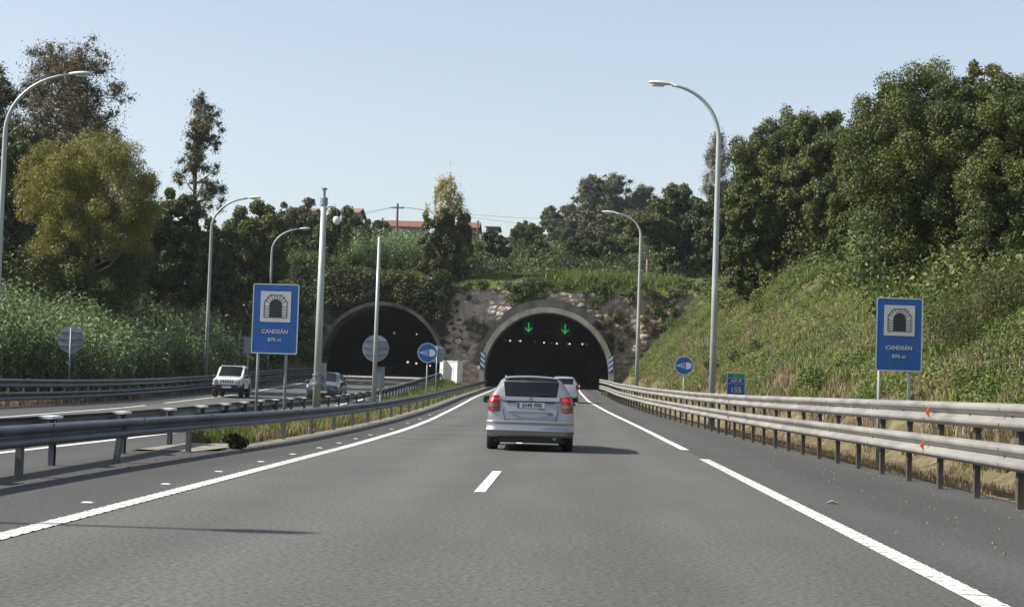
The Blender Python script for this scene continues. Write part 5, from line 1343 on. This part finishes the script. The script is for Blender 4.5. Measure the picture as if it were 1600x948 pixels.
def offroader():
    P = car_paint('white_car_paint', (.72, .73, .74), .35, .0)
    Y = 88.0; X = -17.85; L, W, H = 3.55, 1.60, 1.68; h = W/2
    r = empty('car', (X, Y+.0, float(ZL(Y))+.02), 0, label='small boxy white off-roader coming towards the camera on the left carriageway', cat='car')
    def S_(ys, wz): return [(ys[i] if hasattr(ys, '__len__') else ys, h*w, z) for i, (w, z) in enumerate(wz)]
    st = [S_((.08, .02, 0, .0, .02, .10, .16), ((.78, .42), (.92, .50), (.94, .70), (.94, .98), (.92, 1.04), (.84, 1.52), (.74, 1.60))),
          S_((.3, .3, .3, .3, .3, .36, .38), ((.80, .40), (.96, .48), (.97, .70), (.96, 1.0), (.94, 1.06), (.86, 1.57), (.76, 1.65))),
          S_(1.05, ((.80, .40), (.96, .48), (.97, .70), (.96, 1.0), (.94, 1.06), (.86, 1.58), (.76, 1.67))),
          S_(1.15, ((.80, .40), (.96, .48), (.97, .70), (.96, 1.0), (.94, 1.06), (.86, 1.58), (.76, 1.67))),
          S_((2.0, 2.0, 2.0, 2.0, 2.1, 1.88, 1.82), ((.80, .40), (.96, .48), (.97, .70), (.96, 1.0), (.94, 1.05), (.84, 1.54), (.76, 1.62))),
          S_((2.35, 2.35, 2.35, 2.35, 2.40, 2.40, 2.38), ((.80, .40), (.96, .48), (.97, .70), (.96, 1.0), (.93, 1.04), (.88, 1.08), (.80, 1.10))),
          S_(2.9, ((.80, .42), (.96, .50), (.97, .70), (.95, .95), (.91, 1.0), (.86, 1.04), (.76, 1.06))),
          S_((3.32, 3.36, 3.38, 3.38, 3.36, 3.34, 3.30), ((.76, .46), (.90, .52), (.92, .68), (.91, .86), (.88, .92), (.82, .97), (.72, 1.0)))]
    car_shell(r, st, None, None, P, {(1, 4), (3, 4)}, (4, 5), {4}, (.62, 2.78), wheel_r=.38, crown=.02, bulge=.03, lower=1)
    for wy in (.62, 2.78):
        for s in (-1, 1): wheel(r, s*(h-.12), wy, .34, .20, s)
    MB().box(-h*.97, h*.97, 3.28, 3.52, .42, .66).build('front_bumper', M_BLACK, r, bevel=.04)
    g = MB().box(-.42, .42, 3.40, 3.425, .74, .93).build('grille', P, r, bevel=.01)
    for i in range(6): MB().box(-.325+i*.115, -.27+i*.115, 3.425, 3.432, .765, .905).build('grille_slot', M_BLACK, g)
    for s in (-1, 1):
        hl = MB().tube([(s*.575, 3.36, .83), (s*.575, 3.425, .83)], .115, 18).build('headlight', M_BLACK, r)
        MB().tube([(s*.575, 3.426, .83), (s*.575, 3.44, .83)], [.09, .07], 18).build('lens', M_HEAD, hl)
        MB().box(s*h*.84-.07, s*h*.84+.07, 3.50, 3.53, .56, .62).build('indicator', M_GREY, r)
        mirror(r, s*h*.93, 2.18, 1.10, s, M_BLACK, .18, .16)
    MB().box(-h*.78, h*.78, .3, 3.2, .30, .42).build('underbody', M_BLACK, r)
    MB().tube([(-.45, 2.41, 1.115), (-.1, 2.34, 1.17)], .010, 5).build('wiper', M_BLACK, r)
    plate(r, 3.535, .54, s=None, facing=1)
    for s in (-1, 1): MB().tube([(s*h*.70, .5, 1.70), (s*h*.70, 1.8, 1.70)], .012, 6).build('roof_gutter', P, r)
    r.rotation_euler = (0, 0, math.pi+.04); r.location = (X, Y+L-.1, float(ZL(Y+1.5))+.0)
offroader()

# ------------------------------------------------------------------ air
hz = bpy.data.materials.new('haze'); hz.use_nodes = True; n = hz.node_tree.nodes; n.remove(n['Principled BSDF'])
pv = n.new('ShaderNodeVolumePrincipled'); pv.inputs['Color'].default_value = (.86, .92, 1, 1); pv.inputs['Density'].default_value = .00013; pv.inputs['Anisotropy'].default_value = .3
hz.node_tree.links.new(pv.outputs[0], n['Material Output'].inputs['Volume'])
MB().box(-1850, 1850, -450, 2700, -30, 75).build('haze', hz, kind='stuff')
